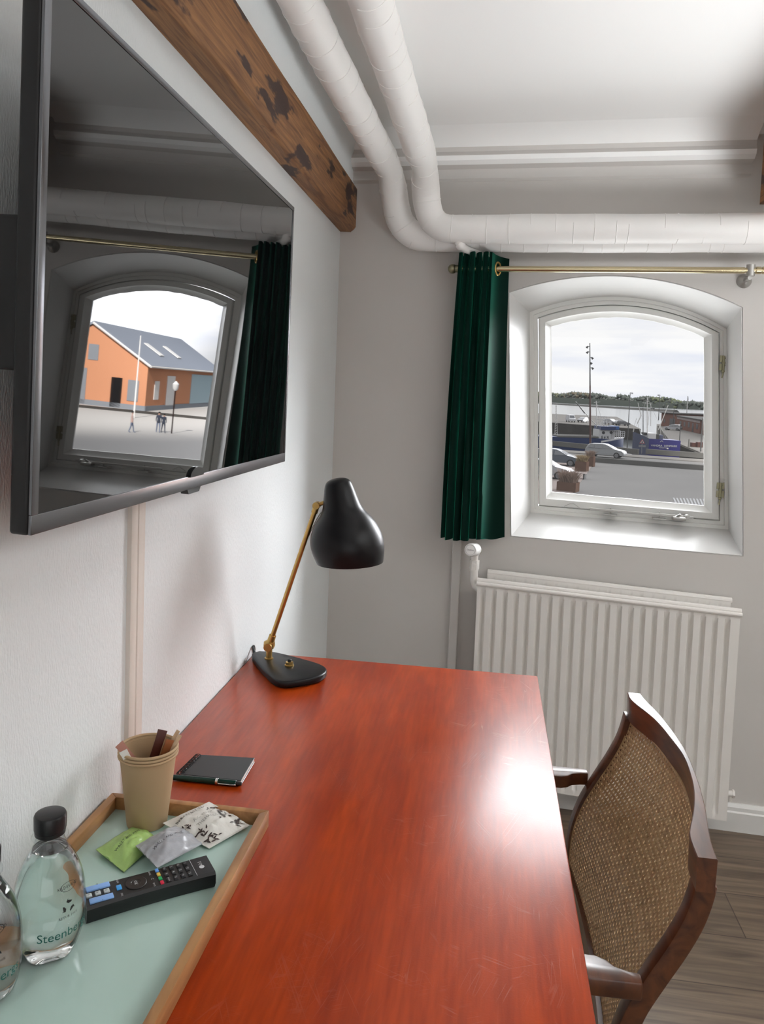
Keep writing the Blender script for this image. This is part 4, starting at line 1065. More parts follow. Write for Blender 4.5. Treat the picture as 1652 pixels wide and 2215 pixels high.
bm = nb(); lathe(bm, [(0.0125, -0.001), (0.0125, 0.0008), (0.0118, 0.0013), (0.0060, 0.0013), (0.0055, 0.0008), (0.0, 0.0008)], 32, RM @ Matrix.Translation((0, -0.0925, 0)), cap1=False); obj('navigation_ring', bm, mat('dark_brown_key', (0.020, 0.015, 0.014), 0.35), remote)
bm = rtext('OK', 0, -0.0925, 0.0058); bmesh.ops.translate(bm, verts=bm.verts, vec=(0, 0, 0.0008))
for (tx, x, y, s) in (('SMART', 0.0125, -0.0735, 0.003), ('BACK', -0.0125, -0.0735, 0.003), ('C', 0.0, -0.0728, 0.0045), ('EXIT', -0.0145, -0.1115, 0.003), ('GUIDE', 0.0145, -0.1115, 0.003)): join(bm, rtext(tx, x, y, s))
obj('printed_labels', bm, M_keywhite, remote, None)
key('home_key', 0.0, -0.1125, 0.0085, 0.0060, mat('bright_blue_key', (0.05, 0.33, 0.75), 0.35), 0.0016)
for sx2 in (-1, 1):
    key('rocker_key', sx2 * 0.0118, -0.1345, 0.0090, 0.0270, M_keyblue, 0.0018, txt='+    -', tm=M_ink, ts=0.006)
for k_, yy in enumerate((-0.1265, -0.1365, -0.1465)): key('small_key', 0.0, yy, 0.0072, 0.0065, M_keygrey, 0.0016, txt='P', tm=M_ink, ts=0.004)
bm = nb(); lathe(bm, [(0.0032, 0.0), (0.0032, 0.00015)], 24, RM @ Matrix.Translation((-0.003, -0.0125, 0)))
join(bm, rtext('LG', 0.0045, -0.0125, 0.0062)); obj('emblem', bm, M_keywhite, remote, None)
bm = nb(); tube(bm, [RM @ V(p) for p in ((-.018, -.0225, .0001), (.018, -.0225, .0001))], 0.0003, n=4); obj('panel_line', bm, M_keywhite, remote, None)

# ---- mineral water bottles
M_pet = thin_glass('clear_bottle_plastic', (0.97, 0.985, 0.985), 0.045, 0.03)
M_water = bpy.data.materials.new('mineral_water'); M_water.use_nodes = True
b_ = M_water.node_tree.nodes['Principled BSDF']; b_.inputs['Base Color'].default_value = (0.98, 0.99, 0.99, 1); b_.inputs['Roughness'].default_value = 0.0; b_.inputs['Transmission Weight'].default_value = 1.0; b_.inputs['IOR'].default_value = 1.33
M_capblack = mat('black_bottle_cap', (0.010, 0.010, 0.011), 0.30); M_greenink = mat('dark_green_print', (0.008, 0.11, 0.085), 0.5)
BPROF = [(0.0240, 0.0), (0.0290, 0.004), (0.0335, 0.014), (0.0362, 0.028), (0.0372, 0.044), (0.0370, 0.060), (0.0355, 0.076), (0.0320, 0.091), (0.0265, 0.104), (0.0210, 0.114), (0.0168, 0.122), (0.0146, 0.128), (0.0140, 0.133)]
def petal(r, z, a): return r * (1 - 0.13 * max(0, 1 - z / 0.030) * (0.5 + 0.5 * math.cos(5 * a))) if z < 0.030 else r
def bottle(x, y, turn, label, word, wturn):
    b = thing('water_bottle', label, 'bottle', (x, y, TS), 'mineral water bottles'); M = Matrix.Translation((x, y, TS)) @ Matrix.Rotation(turn, 4, 'Z')
    S = spline([(r, z, 0) for r, z in BPROF], 8); bm = nb(); n_ = 110
    inner = [(max(p.x - 0.0007, 0.0005), p.y + (0.0008 if i == 0 else 0)) for i, p in enumerate(S)]
    lathe(bm, [(0.0004, 0.006), (0.012, 0.005), (0.0215, 0.0012), (0.0240, 0.0004)] + [(p.x, p.y) for p in S[1:]] + [(0.0140, 0.150)], n_, M, warp=petal, cap0=False, cap1=False)
    body = obj('bottle_body', bm, M_pet, b, 1.2)
    bm = nb(); lvl = 0.118
    W = [(max(p.x - 0.0009, 0.0005), p.y) for p in S if p.y < lvl]
    lathe(bm, [(0.0004, 0.0078), (0.011, 0.0068), (0.0226, 0.0026)] + [(r - 0.0004, z) for r, z in W[2:]] + [(W[-1][0] - 0.0004, lvl)], n_, M, warp=petal); obj('water', bm, M_water, b, 1.2)
    bm = nb(); lathe(bm, [(0.0150, 0.1290), (0.0186, 0.1295), (0.0188, 0.1310), (0.0186, 0.1322), (0.0143, 0.1328)], 40, M); obj('neck_ring', bm, M_pet, b)
    bm = nb(); lathe(bm, [(0.0150, 0.1332), (0.0158, 0.1336), (0.0160, 0.1375), (0.0156, 0.1378), (0.0156, 0.1386), (0.0164, 0.1392), (0.0166, 0.1530), (0.0158, 0.1552), (0.0135, 0.1560)], 48, M, warp=lambda r, z, a: r + (0.00022 * math.cos(48 * a) if 0.139 < z < 0.1535 else 0)); obj('cap', bm, M_capblack, b)
    def wrap(bm, z0, az, lift=0.0004):
        bmesh.ops.triangulate(bm, faces=bm.faces)
        for v in bm.verts:
            z = z0 + v.co.y
            for p0, p1 in zip(S, S[1:]):
                if p0.y <= z <= p1.y: r = p0.x + (p1.x - p0.x) * (z - p0.y) / (p1.y - p0.y); break
            else: r = 0.037
            r += lift; a = az + v.co.x / r; v.co = V((x + r * math.cos(a), y + r * math.sin(a), TS + z))
        return bm
    bm = wrap(text_bm(word, 0.0138, 0.0, res=4), 0.038, wturn); obj('lettering', bm, M_greenink, b, None)
    bm = nb()                                         # recycling arrows and small print in black
    for k in range(3):
        a0 = math.radians(90 + 120 * k); pts = []
        for r_, da in ((0.0048, -0.75), (0.0066, -0.75), (0.0068, 0.05), (0.0085, 0.0), (0.0058, 0.42), (0.0032, 0.0), (0.0048, 0.05)): pts.append(bm.verts.new((r_ * math.cos(a0 + da), r_ * math.sin(a0 + da), 0)))
        bm.faces.new(pts)
    wrap(bm, 0.066, wturn + 0.05)
    b2 = wrap(text_bm('RETUR 100%', 0.0040, 0.0, res=1), 0.0555, wturn + 0.05); join(bm, b2)
    b2 = nb(); n2 = 24; R = [(0.0085, 0), (0.0092, 0)]
    loft(b2, [[V((r * math.cos(2 * math.pi * i / n2), r * 0.5 * math.sin(2 * math.pi * i / n2), 0)) for i in range(n2)] for r, _ in R]); join(bm, wrap(b2, 0.086, wturn + 0.1)); 
    b2 = wrap(text_bm('KILDEVAND', 0.0044, 0.0, res=1), 0.086, wturn + 0.1); join(bm, b2)
    obj('black_print', bm, M_ink, b, None)
    return b
bottle(0.0815, 0.762, 0.3, 'clear water bottle with black cap at the far left of the tray, beside the remote', 'Steenbergs', -0.55)
bottle(0.0520, 0.690, 0.9, 'clear water bottle with black cap, the nearer one cut by the left edge', 'Steenbergs', -0.72)
# ------------------------------------------------------------------ the harbour outside (real metres; street 5.9 m below the camera)
GZ, SEA = -4.535, -7.2
def gp(px, py): return onz(px, py, GZ)
def P3(px, py, d): return CAM + px_ray(px, py) * d
FWD = V((XF.x, XF.y, 0)).normalized(); RGT = V((FWD.y, -FWD.x, 0))
UPV = V((0, 0, 1))
def omat(name, col, rough=0.8, spec=0.12, **k): return mat(name, col, rough, spec=spec, **k)
M_asph = omat('asphalt', (0.060, 0.058, 0.056), 0.95, 0.0, var=((0.35, 0.35, 1), 0.35, (0.070, 0.068, 0.065)))
M_road = omat('road_surface', (0.058, 0.057, 0.056), 0.95, 0.0, var=((0.12, 0.5, 1), 0.3, (0.068, 0.066, 0.063)))
M_quay = omat('pale_quay_paving', (0.072, 0.068, 0.063), 0.95, 0.0, var=((0.2, 0.6, 1), 0.3, (0.060, 0.057, 0.053)))
M_conc = omat('weathered_concrete', (0.048, 0.047, 0.044), 0.9, 0.0, var=((0.4, 0.4, 2), 0.3, (0.036, 0.035, 0.033)))
M_quaywall = omat('tarred_quay_wall', (0.014, 0.013, 0.012), 0.9, 0.0, var=((0.5, 0.5, 1.2), 0.3, (0.026, 0.024, 0.022)))
M_cobble = omat('pinkish_cobbles', (0.085, 0.072, 0.066), 0.9, 0.0)
M_line = omat('white_road_paint', (0.12, 0.12, 0.12), 0.8, 0.0)
M_sea = mat('harbour_water', (0.02, 0.024, 0.026), 0.12, spec=0.5, bump=((0.8, 2.2, 1), 0.10, 0.05))
M_brick = omat('red_brick', (0.058, 0.030, 0.024), 0.9, 0.0, var=((3, 3, 8), 0.25, (0.072, 0.042, 0.034)))
M_roofing = omat('grey_roofing_felt', (0.050, 0.049, 0.047), 0.9, 0.0); M_fascia = omat('white_fascia', (0.085, 0.070, 0.066), 0.8)
M_dark = omat('dark_opening', (0.008, 0.008, 0.009), 0.4); M_owhite = omat('white_boat_paint', (0.15, 0.15, 0.15), 0.5)
M_hullblue = omat('navy_hull_paint', (0.006, 0.011, 0.034), 0.45); M_bandblue = omat('bright_blue_paint', (0.012, 0.035, 0.095), 0.45)
M_hullpurple = omat('violet_blue_hull_paint', (0.010, 0.009, 0.046), 0.45); M_hullgrey = omat('grey_blue_hull_paint', (0.022, 0.025, 0.040), 0.5)
M_rig = omat('pale_rigging_steel', (0.16, 0.157, 0.15), 0.5); M_rigdark = omat('dark_rigging_steel', (0.018, 0.018, 0.018), 0.6)
M_rust = omat('rust_red_pole', (0.024, 0.010, 0.008), 0.7); M_grey = omat('grey_pole', (0.022, 0.022, 0.022), 0.6)
M_corten = omat('corten_steel', (0.040, 0.023, 0.017), 0.85, 0.0, var=((3, 3, 3), 0.3, (0.054, 0.034, 0.025)))
M_grass = omat('dry_grass', (0.125, 0.092, 0.052), 0.9, 0.0); M_grass2 = omat('reddish_grass', (0.105, 0.074, 0.058), 0.9, 0.0)
M_slat = omat('weathered_bench_slats', (0.095, 0.080, 0.074), 0.8)
M_carglass = mat('car_window', (0.006, 0.007, 0.008), 0.08, spec=0.5); M_tyre = omat('tyre', (0.006, 0.006, 0.006), 0.8); M_hub = omat('alloy_wheel', (0.055, 0.055, 0.056), 0.4)
M_leaf = [omat('far_forest_' + n_, c, 0.95, 0.0) for n_, c in (('olive', (0.0690, 0.0705, 0.0465)), ('dark', (0.0450, 0.0510, 0.0435)), ('brown', (0.0750, 0.0630, 0.0450)), ('grey', (0.0645, 0.0660, 0.0585)), ('fresh', (0.0705, 0.0780, 0.0465)))]

# ---- ground, road, water
def flat(name, poly, z0, z1, m):
    bm = nb(); prism(bm, [(p.x, p.y) for p in poly], z0, z1); return struct(name, bm, m, None, None)
HA, HB = gp(1150, 990), gp(1600, 1023)                # foot of the low wall between forecourt and road
KD = (HB - HA).normalized(); KN = V((-KD.y, KD.x, 0))
def along(t, s): return HA + KD * t + KN * s
house = [WP(-40, 0.35, 0), WP(70, 0.35, 0)]
flat('ground', [house[0] - V((40, 0, 0)), house[1] + V((60, 0, 0)), along(160, 0), along(-120, 0)], GZ - 0.3, GZ, M_asph)
flat('road', [along(-140, 0), along(190, 0), along(190, 13.2), along(-140, 13.2)], GZ - 0.3, GZ - 0.02, M_road)
flat('quay_pavement', [along(-140, 11.0), along(190, 11.0), along(190, 15.0), along(-140, 15.0)], SEA - 1, GZ + 0.06, M_quay)
bm = nb(); box(bm, -2500, 4500, 60, 5600, SEA - 0.5, SEA); struct('water', bm, M_sea, None, None)
def wall_between(name, p, q, h, th, m, label, cat, group=None, z=GZ):
    d = (q - p).normalized(); nv = V((-d.y, d.x, 0)); bm = nb()
    prism(bm, [(v.x, v.y) for v in (p, q, q + nv * th, p + nv * th)], z - 0.02, z + h); bevel(bm, 0.03, 1); return tag(obj(name, bm, m), label, cat, group)
wall_between('concrete_kerb', along(6.3, -0.05), along(21.5, -0.05), 0.46, 0.5, M_conc, 'low concrete wall along the near side of the street', 'low wall')
wall_between('quay_parapet', gp(1180, 962.5), gp(1378, 983.0), 0.62, 0.35, M_conc, 'grey concrete quay parapet behind the silver hatchback', 'low wall', 'concrete parapets by the quay')
wall_between('quay_parapet', gp(1395.5, 982), gp(1555, 994.0), 0.60, 0.35, M_conc, 'grey concrete quay parapet in front of the violet boat', 'low wall', 'concrete parapets by the quay')
# planting strip on the left, kerb stone edge
SA, SB_ = gp(1290, 996), gp(1232, 1075)
flat('forecourt_paving', [SA, SB_, SB_ + (SB_ - SA) * 0.8 , SB_ + (SB_ - SA) * 0.8 + V((-5, 0, 0)), SA + V((-4, 0, 0))], GZ - 0.1, GZ + 0.03, M_cobble)
# zebra stripes at the lower right
bm = nb()
for i in range(10):
    x = 1463 + i * 7.2
    q = [gp(x - 2.0, 1091 + i * 0.6), gp(x + 1.9, 1091 + i * 0.6), gp(x - 1.2 - 3.6, 1077 + i * .3), gp(x - 4.8 - 3.6, 1077 + i * .3)]
    prism(bm, [(p.x, p.y) for p in q], GZ, GZ + 0.012)
struct('road_marking', bm, M_line, None, None)
# far jetty with parked cars, breakwater, pier with the sheds
flat('jetty', [onz(1120, 929, SEA), onz(1384, 952.5, SEA), onz(1384, 952.5, SEA) + V((18, 150, 0)), onz(1120, 929, SEA) + V((-60, 150, 0))], SEA - 1, GZ, M_quay)
q0, q1 = onz(1120, 929.4, SEA), onz(1383.5, 952.9, SEA); dd = (q1 - q0).normalized(); nv = V((dd.y, -dd.x, 0))
bm = nb(); prism(bm, [(v.x, v.y) for v in (q0, q1, q1 + nv * .4, q0 + nv * .4)], SEA - 1, GZ - 0.05); struct('jetty_wall', bm, M_quaywall, None, None)
pa, pb, pc, pd_ = gp(1452, 960), gp(1560, 1000), gp(1620, 940), gp(1425, 918)
flat('pier', [gp(1446, 950), gp(1524, 982.5), gp(1560, 985), gp(1640, 925), gp(1420, 917)], SEA - 1, GZ, M_quay)
w0, w1 = gp(1446, 950.4), gp(1524, 982.9); dd = (w1 - w0).normalized(); nv = V((dd.y, -dd.x, 0))
bm = nb(); prism(bm, [(v.x, v.y) for v in (w0, w1, w1 + nv * .3, w0 + nv * .3)], SEA - 1, GZ - 0.1); struct('pier_wall', bm, M_quaywall, None, None)
bm = nb()
b0, b1 = V((P3(1150, 872, 1900).x, P3(1150, 872, 1900).y, SEA)), V((P3(1462, 893, 900).x, P3(1462, 893, 900).y, SEA))
dd = (b1 - b0).normalized(); nv = V((-dd.y, dd.x, 0))
loft(bm, [[p + nv * -4, p + nv * -1 + UPV * 2.6, p + nv * 1 + UPV * 2.6, p + nv * 4] for p in (b0, b1)], cap0=True, cap1=True)
tag(obj('breakwater', bm, M_conc), 'long low grey breakwater far out on the water', 'breakwater')

# ---- wooded shore: every crown a lumpy ball, too many to count
rr = random.Random(12); bms = [nb() for _ in M_leaf]
for i in range(900):
    t = i / 899 + rr.uniform(-.004, .004); px = 1150 + 420 * t; row = rr.random()
    d = 8.565 * 1680 / (4.2 + 5.0 * t) + row * 120; sc = d / 1680
    topy = 843.5 + 25.5 * t + 3.0 * math.sin(t * 17) + 1.2 * math.sin(t * 51) - (5 if abs(t - .47) < .03 else 0)
    h = rr.uniform(6, 9) * sc; c = P3(px, topy + 3.5 + (1 - row) * rr.uniform(1, 19), d); 
    k = 0 if t < .16 and rr.random() < .55 else (2 if t < .3 and rr.random() < .45 else (4 if .62 < t < .78 and rr.random() < .6 else (3 if rr.random() < .35 else 1)))
    w = rr.uniform(2.6, 4.6) * sc
    M = Matrix.Translation(c) @ Matrix.Diagonal((w, w, h * 0.5, 1))
    bmesh.ops.create_icosphere(bms[k], subdivisions=1, radius=1.0, matrix=M)
    if rr.random() < .4 and k == 1: cyl(bms[k], c, c + UPV * h * .75, w * .5, 0.05, 5)
forest = None
for k, b2 in enumerate(bms):
    o = obj(('far_treeline' if forest is None else 'tree_crowns'), b2, M_leaf[k], forest, 1.5)
    if forest is None: forest = tag(o, 'wooded far shore beyond the water', 'trees', None, 'stuff')
    else: o['kind'] = 'stuff'
bm = nb()
L = []
for i in range(25):
    t = i / 24; px = 1130 + 440 * t; d = 8.565 * 1680 / (4.2 + 5.0 * t) + 20; a = P3(px, 866 + 20 * t, d); L.append([V((a.x, a.y, SEA)), V((a.x, a.y, SEA + 1.5)), V((a.x, a.y, a.z + 10 * d / 1680)) + FWD * 60, V((a.x, a.y, SEA)) + FWD * 160])
loft(bm, L, cap0=True, cap1=True); struct('shore_land', bm, M_leaf[1], None, 1.0)

# ---- cars
def car(loc, heading, paint, label, scale=1.0, hatch=True, van=False):
    c = thing('car', label, 'car', (0, 0, 0))
    if van: prof = [(-2.3, .32), (-2.35, .7), (-2.28, 1.3), (-2.2, 2.0), (-2.0, 2.08), (0.8, 2.08), (1.15, 1.95), (1.75, 1.15), (2.25, .98), (2.38, .7), (2.38, .32)]; belt, rf = 1.1, 2.08
    elif hatch: prof = [(-1.98, .30), (-2.06, .55), (-2.03, .80), (-1.93, 1.02), (-1.68, 1.36), (-1.45, 1.44), (-.35, 1.475), (.05, 1.44), (.40, 1.31), (1.02, 0.98), (1.30, 0.92), (1.85, .80), (2.02, .66), (2.06, .48), (2.02, .30)]; belt, rf = 0.93, 1.475
    else: prof = [(-2.1, .30), (-2.18, .6), (-2.1, .9), (-1.5, .98), (-1.0, 1.36), (-.3, 1.44), (.3, 1.40), (1.05, 0.98), (1.9, .80), (2.15, .62), (2.15, .30)]; belt, rf = 0.93, 1.44
    def hw(z): return 0.86 * (1 - 0.20 * max(0, (z - belt) / (rf - belt))) * (0.95 if z < .4 else 1.0)
    bm = nb(); L = []
    for k in (-1, -.9, 0, .9, 1): L.append([V((x * (1 if abs(k) < 1 else .985), k * hw(z), z if abs(k) < 1 else .3 + (z - .3) * .975)) for x, z in prof])
    loft(bm, L, cap0=True, cap1=True); fix(bm); obj('body', bm, paint, c, 0.5)
    def side_win(pts):
        for s in (-1, 1):
            bm = nb(); a = [bm.verts.new((x, s * (hw(z) + .006), z)) for x, z in pts]; b2 = [bm.verts.new((x, s * (hw(z) - .03), z)) for x, z in pts]; bridge(bm, a, b2); bm.faces.new(a); obj('window', bm, M_carglass, c, None)
    def strip(p, q, k=.86):
        (x0, z0), (x1, z1) = p, q; nx, nz_ = (z1 - z0), -(x1 - x0); Ln = math.hypot(nx, nz_); nx, nz_ = nx / Ln * .012, nz_ / Ln * .012
        if nz_ < 0: nx, nz_ = -nx, -nz_
        bm = nb(); a = [bm.verts.new(v) for v in ((x0 + nx, -hw(z0) * k, z0 + nz_), (x0 + nx, hw(z0) * k, z0 + nz_), (x1 + nx, hw(z1) * k, z1 + nz_), (x1 + nx, -hw(z1) * k, z1 + nz_))]
        b2 = [bm.verts.new(v.co - V((nx, 0, nz_)) * 3) for v in a]; bm.faces.new(a); bridge(bm, a, b2); obj('windscreen', bm, M_carglass, c, None)
    if van: side_win([(.75, 1.25), (1.55, 1.25), (1.05, 1.85), (.75, 1.85)]); strip((1.68, 1.25), (1.18, 1.90)); strip((-2.27, 1.35), (-2.21, 1.9))
    elif hatch: side_win([(-1.72, 1.0), (-1.10, .98), (-1.10, 1.36), (-1.50, 1.34)]); side_win([(-1.02, .98), (-.22, .97), (-.22, 1.385), (-1.02, 1.375)]); side_win([(-.12, .97), (.86, .99), (.30, 1.29), (-.12, 1.38)]); strip((.98, 1.01), (.42, 1.30)); strip((-1.90, 1.07), (-1.70, 1.35))
    else: side_win([(-1.25, .98), (-.2, .97), (-.2, 1.36), (-.85, 1.33)]); side_win([(-.1, .97), (.9, .99), (.32, 1.31), (-.1, 1.36)]); strip((1.0, 1.01), (.35, 1.38)); strip((-1.45, 1.02), (-1.02, 1.35))
    for (x, y) in ((1.30, .80), (1.30, -.80), (-1.28, .80), (-1.28, -.80)):
        s = 1 if y > 0 else -1
        bm = nb(); cyl(bm, (x, y - s * .12, .315), (x, y + s * .075, .315), .315, n=22); w = obj('wheel', bm, M_tyre, c)
        bm = nb(); cyl(bm, (x, y + s * .07, .315), (x, y + s * .083, .315), .215, n=20); cyl(bm, (x, y + s * .08, .315), (x, y + s * .09, .315), .06, n=10); obj('hubcap', bm, M_hub, w)
    ex = 2.36 if van else 2.03
    for s in (-1, 1): bm = nb(); ball(bm, (ex - .06, s * .62, .68), .13, 10, (.5, 1.1, .7)); obj('headlight', bm, M_hub, c)
    c.location = loc; c.rotation_euler = (0, 0, heading); c.scale = (scale,) * 3
    return c
def head(px_dir): return math.atan2(px_dir.y, px_dir.x)
M_silver = omat('silver_car_paint', (0.075, 0.077, 0.078), 0.35, 0.4); M_cdark = omat('dark_blue_car_paint', (0.016, 0.020, 0.026), 0.25, 0.6)
M_cwhite = omat('white_car_paint', (0.11, 0.11, 0.112), 0.35, 0.4); M_cgrey = omat('grey_car_paint', (0.035, 0.036, 0.038), 0.35, 0.4)
pc_ = gp(1305.5, 990.0) + KN * 0.85; car(pc_, head(KD), M_silver, 'silver hatchback driving along the street behind the pole')
pc_ = gp(1202, 1006.5) + KN * .3; car(pc_, head(KD) + 0.10, M_cdark, 'dark blue car parked behind the planters at the left of the window', 1.03)
pc_ = gp(1172, 1034) + KN * .4; car(pc_, head(KD) + 0.05, M_cwhite, 'white car parked nearest the house, cut by the window frame', 1.0, False)
for (px, py, ang, paint, lab, sc, van) in ((1233.5, 913.0, -1.55, M_cwhite, 'white van facing the water at the edge of the far jetty', 1.0, True),
        (1260, 913.5, -2.2, M_cgrey, 'grey car on the far jetty to the right of the white van', 1.0, False), (1321, 918.5, -1.0, M_cwhite, 'white car on the far jetty behind the blue boat', 1.05, False),
        (1345, 920.5, 0.2, M_cgrey, 'grey car on the far jetty near its right end', 0.95, False), (1455, 930.8, 2.45, M_cwhite, 'white car parked in front of the brick sheds on the pier', 0.95, False)):
    car(gp(px, py), head(RGT) + ang, paint, lab, sc, True, van)

# ---- masts, lamps, poles
mb = gp(1276.5, 984.0); dm = (mb - CAM).dot(XF); k_ = dm / F_PX
mast = thing('floodlight_mast', 'tall slim rust red mast with five floodlights behind the planters', 'lamp post', mb.to_tuple())
mt_ = P3(1275.6, 742, dm)
bm = nb(); ml = mb + (mt_ - mb) * 0.62; tube(bm, [mb, mb + (mt_ - mb) * .3, ml], [2.3 * k_, 2.0 * k_, 1.55 * k_], n=12); obj('lower_pole', bm, M_rust, mast)
bm = nb(); tube(bm, [ml, mt_], [1.5 * k_, 0.85 * k_], n=12); obj('upper_pole', bm, M_grey, mast)
for (px, py, s) in ((1270.2, 750.5, -1), (1270.6, 762.0, -1), (1280.6, 774.5, 1), (1278.0, 785.5, 1), (1281.0, 796.5, 1)):
    c = P3(px, py, dm); a = P3(1276, py - 1.5, dm); bm = nb(); tube(bm, [a, c], .5 * k_, n=6)
    ax_ = (V((RGT.x * s, RGT.y * s, -0.9))).normalized(); x_, y_, z_ = frame_of(ax_)
    lathe(bm, [(.8 * k_, -2.6 * k_), (1.6 * k_, -1.4 * k_), (2.6 * k_, 2.2 * k_), (2.7 * k_, 2.6 * k_)], 14, basis(c, x_, y_, z_)); obj('floodlight', bm, M_grey, mast)
def pole(name, px, ytop, d, base_z, w, m, label, cat, arm=None, group=None):
    a = P3(px, ytop, d); b0_ = V((a.x, a.y, base_z)); r = thing(name, label, cat, b0_.to_tuple(), group); kk = d / F_PX
    bm = nb(); tube(bm, [b0_, a], [w * kk * .6, w * kk * .42], n=10); obj('post', bm, m, r)
    if arm:
        bm = nb(); e = a + RGT * arm * kk; tube(bm, [a, e], .45 * kk, n=8); c = a + RGT * arm * .72 * kk; ball(bm, c - UPV * .1, 1.0, 12, (abs(arm) * .38 * kk, 0.25, .8 * kk)); obj('lamp_head', bm, m, r)
    return r
pole('street_lamp', 1362.8, 849.5, 96, GZ, 1.7, M_grey, 'thin street lamp with arm to the right, left of the violet boat', 'lamp post', 6, 'harbour street lamps')
pole('street_lamp', 1427.0, 854.5, 285, GZ, 1.5, M_grey, 'thin street lamp with arm to the left behind the violet boat', 'lamp post', -5, 'harbour street lamps')
pole('post', 1457.6, 883, 186, GZ, 1.3, M_grey, 'thin grey post between the white car and the brick sheds', 'post')
pole('post', 1471.5, 920, 125, GZ, 1.7, M_rigdark, 'dark mooring post on the pier edge to the right of the violet boat', 'post')
pole('post', 1490.0, 950, 108, GZ, 3.2, M_conc, 'short stout grey bollard post on the pier', 'post')
pole('post', 1519.5, 905, 100, GZ, 2.6, M_grey, 'dark post at the right edge of the window view', 'post')
fp = pole('flagpole', 1487.3, 856.5, 260, GZ, 1.6, M_rig, 'white flagpole behind the brick sheds', 'flagpole')
bm = nb(); a = P3(1487.6, 857.5, 260); kk = 260 / F_PX
loft(bm, [[a + UPV * 0, a + RGT * .12, a + RGT * .12 - UPV * .1], [a - UPV * 7 * kk, a - UPV * 7 * kk + RGT * 1.5 * kk, a - UPV * 7.4 * kk + RGT * 1.2 * kk + FWD * .2], [a - UPV * 12 * kk, a - UPV * 12 * kk + RGT * .7 * kk, a - UPV * 12 * kk + RGT * .5 * kk + FWD * .1]], cap0=True, cap1=True); obj('flag', bm, M_grey, fp)

# ---- fishing boats
def hull(bm, xs, zs, zb, beam, at, n=14):
    """hull along at(x, y, z): deck heights zs at xs, half beams from the plan beam(t)"""
    L = []
    for i in range(n + 1):
        t = i / n; x = xs[0] + (xs[-1] - xs[0]) * t
        for a, b, za, zb_ in zip(xs, xs[1:], zs, zs[1:]):
            if a <= x <= b + 1e-6: z = za + (zb_ - za) * (x - a) / (b - a)
        w = beam(t); L.append([at(x, -w, z), at(x, -w * .97, z * .6 + zb * .4), at(x, -w * .6, zb), at(x, w * .6, zb), at(x, w * .97, z * .6 + zb * .4), at(x, w, z)])
    loft(bm, L, cap0=True, cap1=True)
DB = 108.5; kb = DB / F_PX
bo = P3(1270, 950, DB); bo = V((bo.x, bo.y, SEA))
def bz(px, py): return P3(px, py, DB).z
def bx(px): return (px - 1270) * kb
BH = head(RGT) - 0.10
def atb(x, y, z): return bo + RGT * x + FWD * y + UPV * (z - SEA)
blue = thing('fishing_boat', 'blue hulled fishing boat with white wheelhouse behind the silver hatchback', 'boat', bo.to_tuple(), 'fishing boats at the quay')
bm = nb(); hull(bm, [bx(1130), bx(1200), bx(1285), bx(1318), bx(1348)], [bz(1130, 941), bz(1200, 943), bz(1285, 946.5), bz(1318, 949.5), bz(1348, 946.5)], SEA - .4, lambda t: 2.3 * (min(1, (1 - t) / .28) ** .65 if t > .72 else 1 - .25 * max(0, .15 - t) / .15) + .04, atb, 24); obj('hull', bm, M_hullblue, blue)
bm = nb()
def bulwark(z0, z1, xa, xb, m, name, w=2.33):
    bm = nb(); L = []
    for i in range(13):
        t = i / 12; px = xa + (xb - xa) * t; tt = (px - 1130) / 218; wid = w * (min(1, max(0, (1 - tt)) / .28) ** .65 if tt > .72 else 1) + .05
        yb = z0[0] + (z0[1] - z0[0]) * t; yt = z1[0] + (z1[1] - z1[0]) * t
        L.append([atb(bx(px), -wid, bz(px, yb)), atb(bx(px), -wid, bz(px, yt)), atb(bx(px), wid, bz(px, yt)), atb(bx(px), wid, bz(px, yb))])
    loft(bm, L, cap0=True, cap1=True); obj(name, bm, m, blue)
bulwark((955.5, 947.5), (951.5, 945.0), 1290, 1348, M_owhite, 'bow_bulwark')
bulwark((943.6, 945.6), (940.5, 942.5), 1198, 1284, M_conc, 'side_rail')
def bbox(bm, x0, y0, x1, y1, d0, d1): 
    b2 = nb(); box(b2, bx(x0), bx(x1), d0, d1, 0, 1)
    for v in b2.verts: v.co = atb(v.co.x, v.co.y, bz((x0 + x1) / 2, y1 if v.co.z < .5 else y0))
    join(bm, b2)
bm = nb(); bbox(bm, 1288, 928.5, 1313, 956, -1.6, 1.6); bbox(bm, 1313, 933, 1322, 950, -1.3, 1.3); obj('wheelhouse', bm, M_owhite, blue)
bm = nb(); bbox(bm, 1290.5, 921.5, 1322, 928.8, -1.8, 1.8); obj('wheelhouse_roof', bm, M_hullblue, blue)
bm = nb(); bbox(bm, 1320, 921.0, 1330.5, 928.0, -1.5, 1.5); obj('visor', bm, M_bandblue, blue)
bm = nb()
for (x, y) in ((1297, 934.5), (1313.4, 934)): 
    c = atb(bx(x), -1.62, bz(x, y)); cyl(bm, c, c + FWD * .05, .21, n=14)
obj('portholes', bm, M_dark, blue)
bm = nb(); t_ = text_bm('E 6 X', 0.52, 0.02, xs=0.9); c = atb(bx(1301), -1.64, bz(1301, 944.6)); xform(t_, basis(c, RGT, UPV, -FWD)); join(bm, t_); obj('lettering', bm, M_dark, blue, None)
def brail(x0, x1, y0, y1, n, bars, name, m, d=-1.2):
    bm = nb()
    for side in (d, -d):
        for i in range(n + 1):
            x = x0 + (x1 - x0) * i / n; tube(bm, [atb(bx(x), side, bz(x, y1)), atb(bx(x), side, bz(x, y0))], .55 * kb, n=6)
        for j in range(bars): 
            y = y0 + (y1 - y0) * j / max(1, bars); tube(bm, [atb(bx(x0), side, bz(x0, y)), atb(bx(x1), side, bz(x1, y))], .55 * kb, n=6)
    obj(name, bm, m, blue)
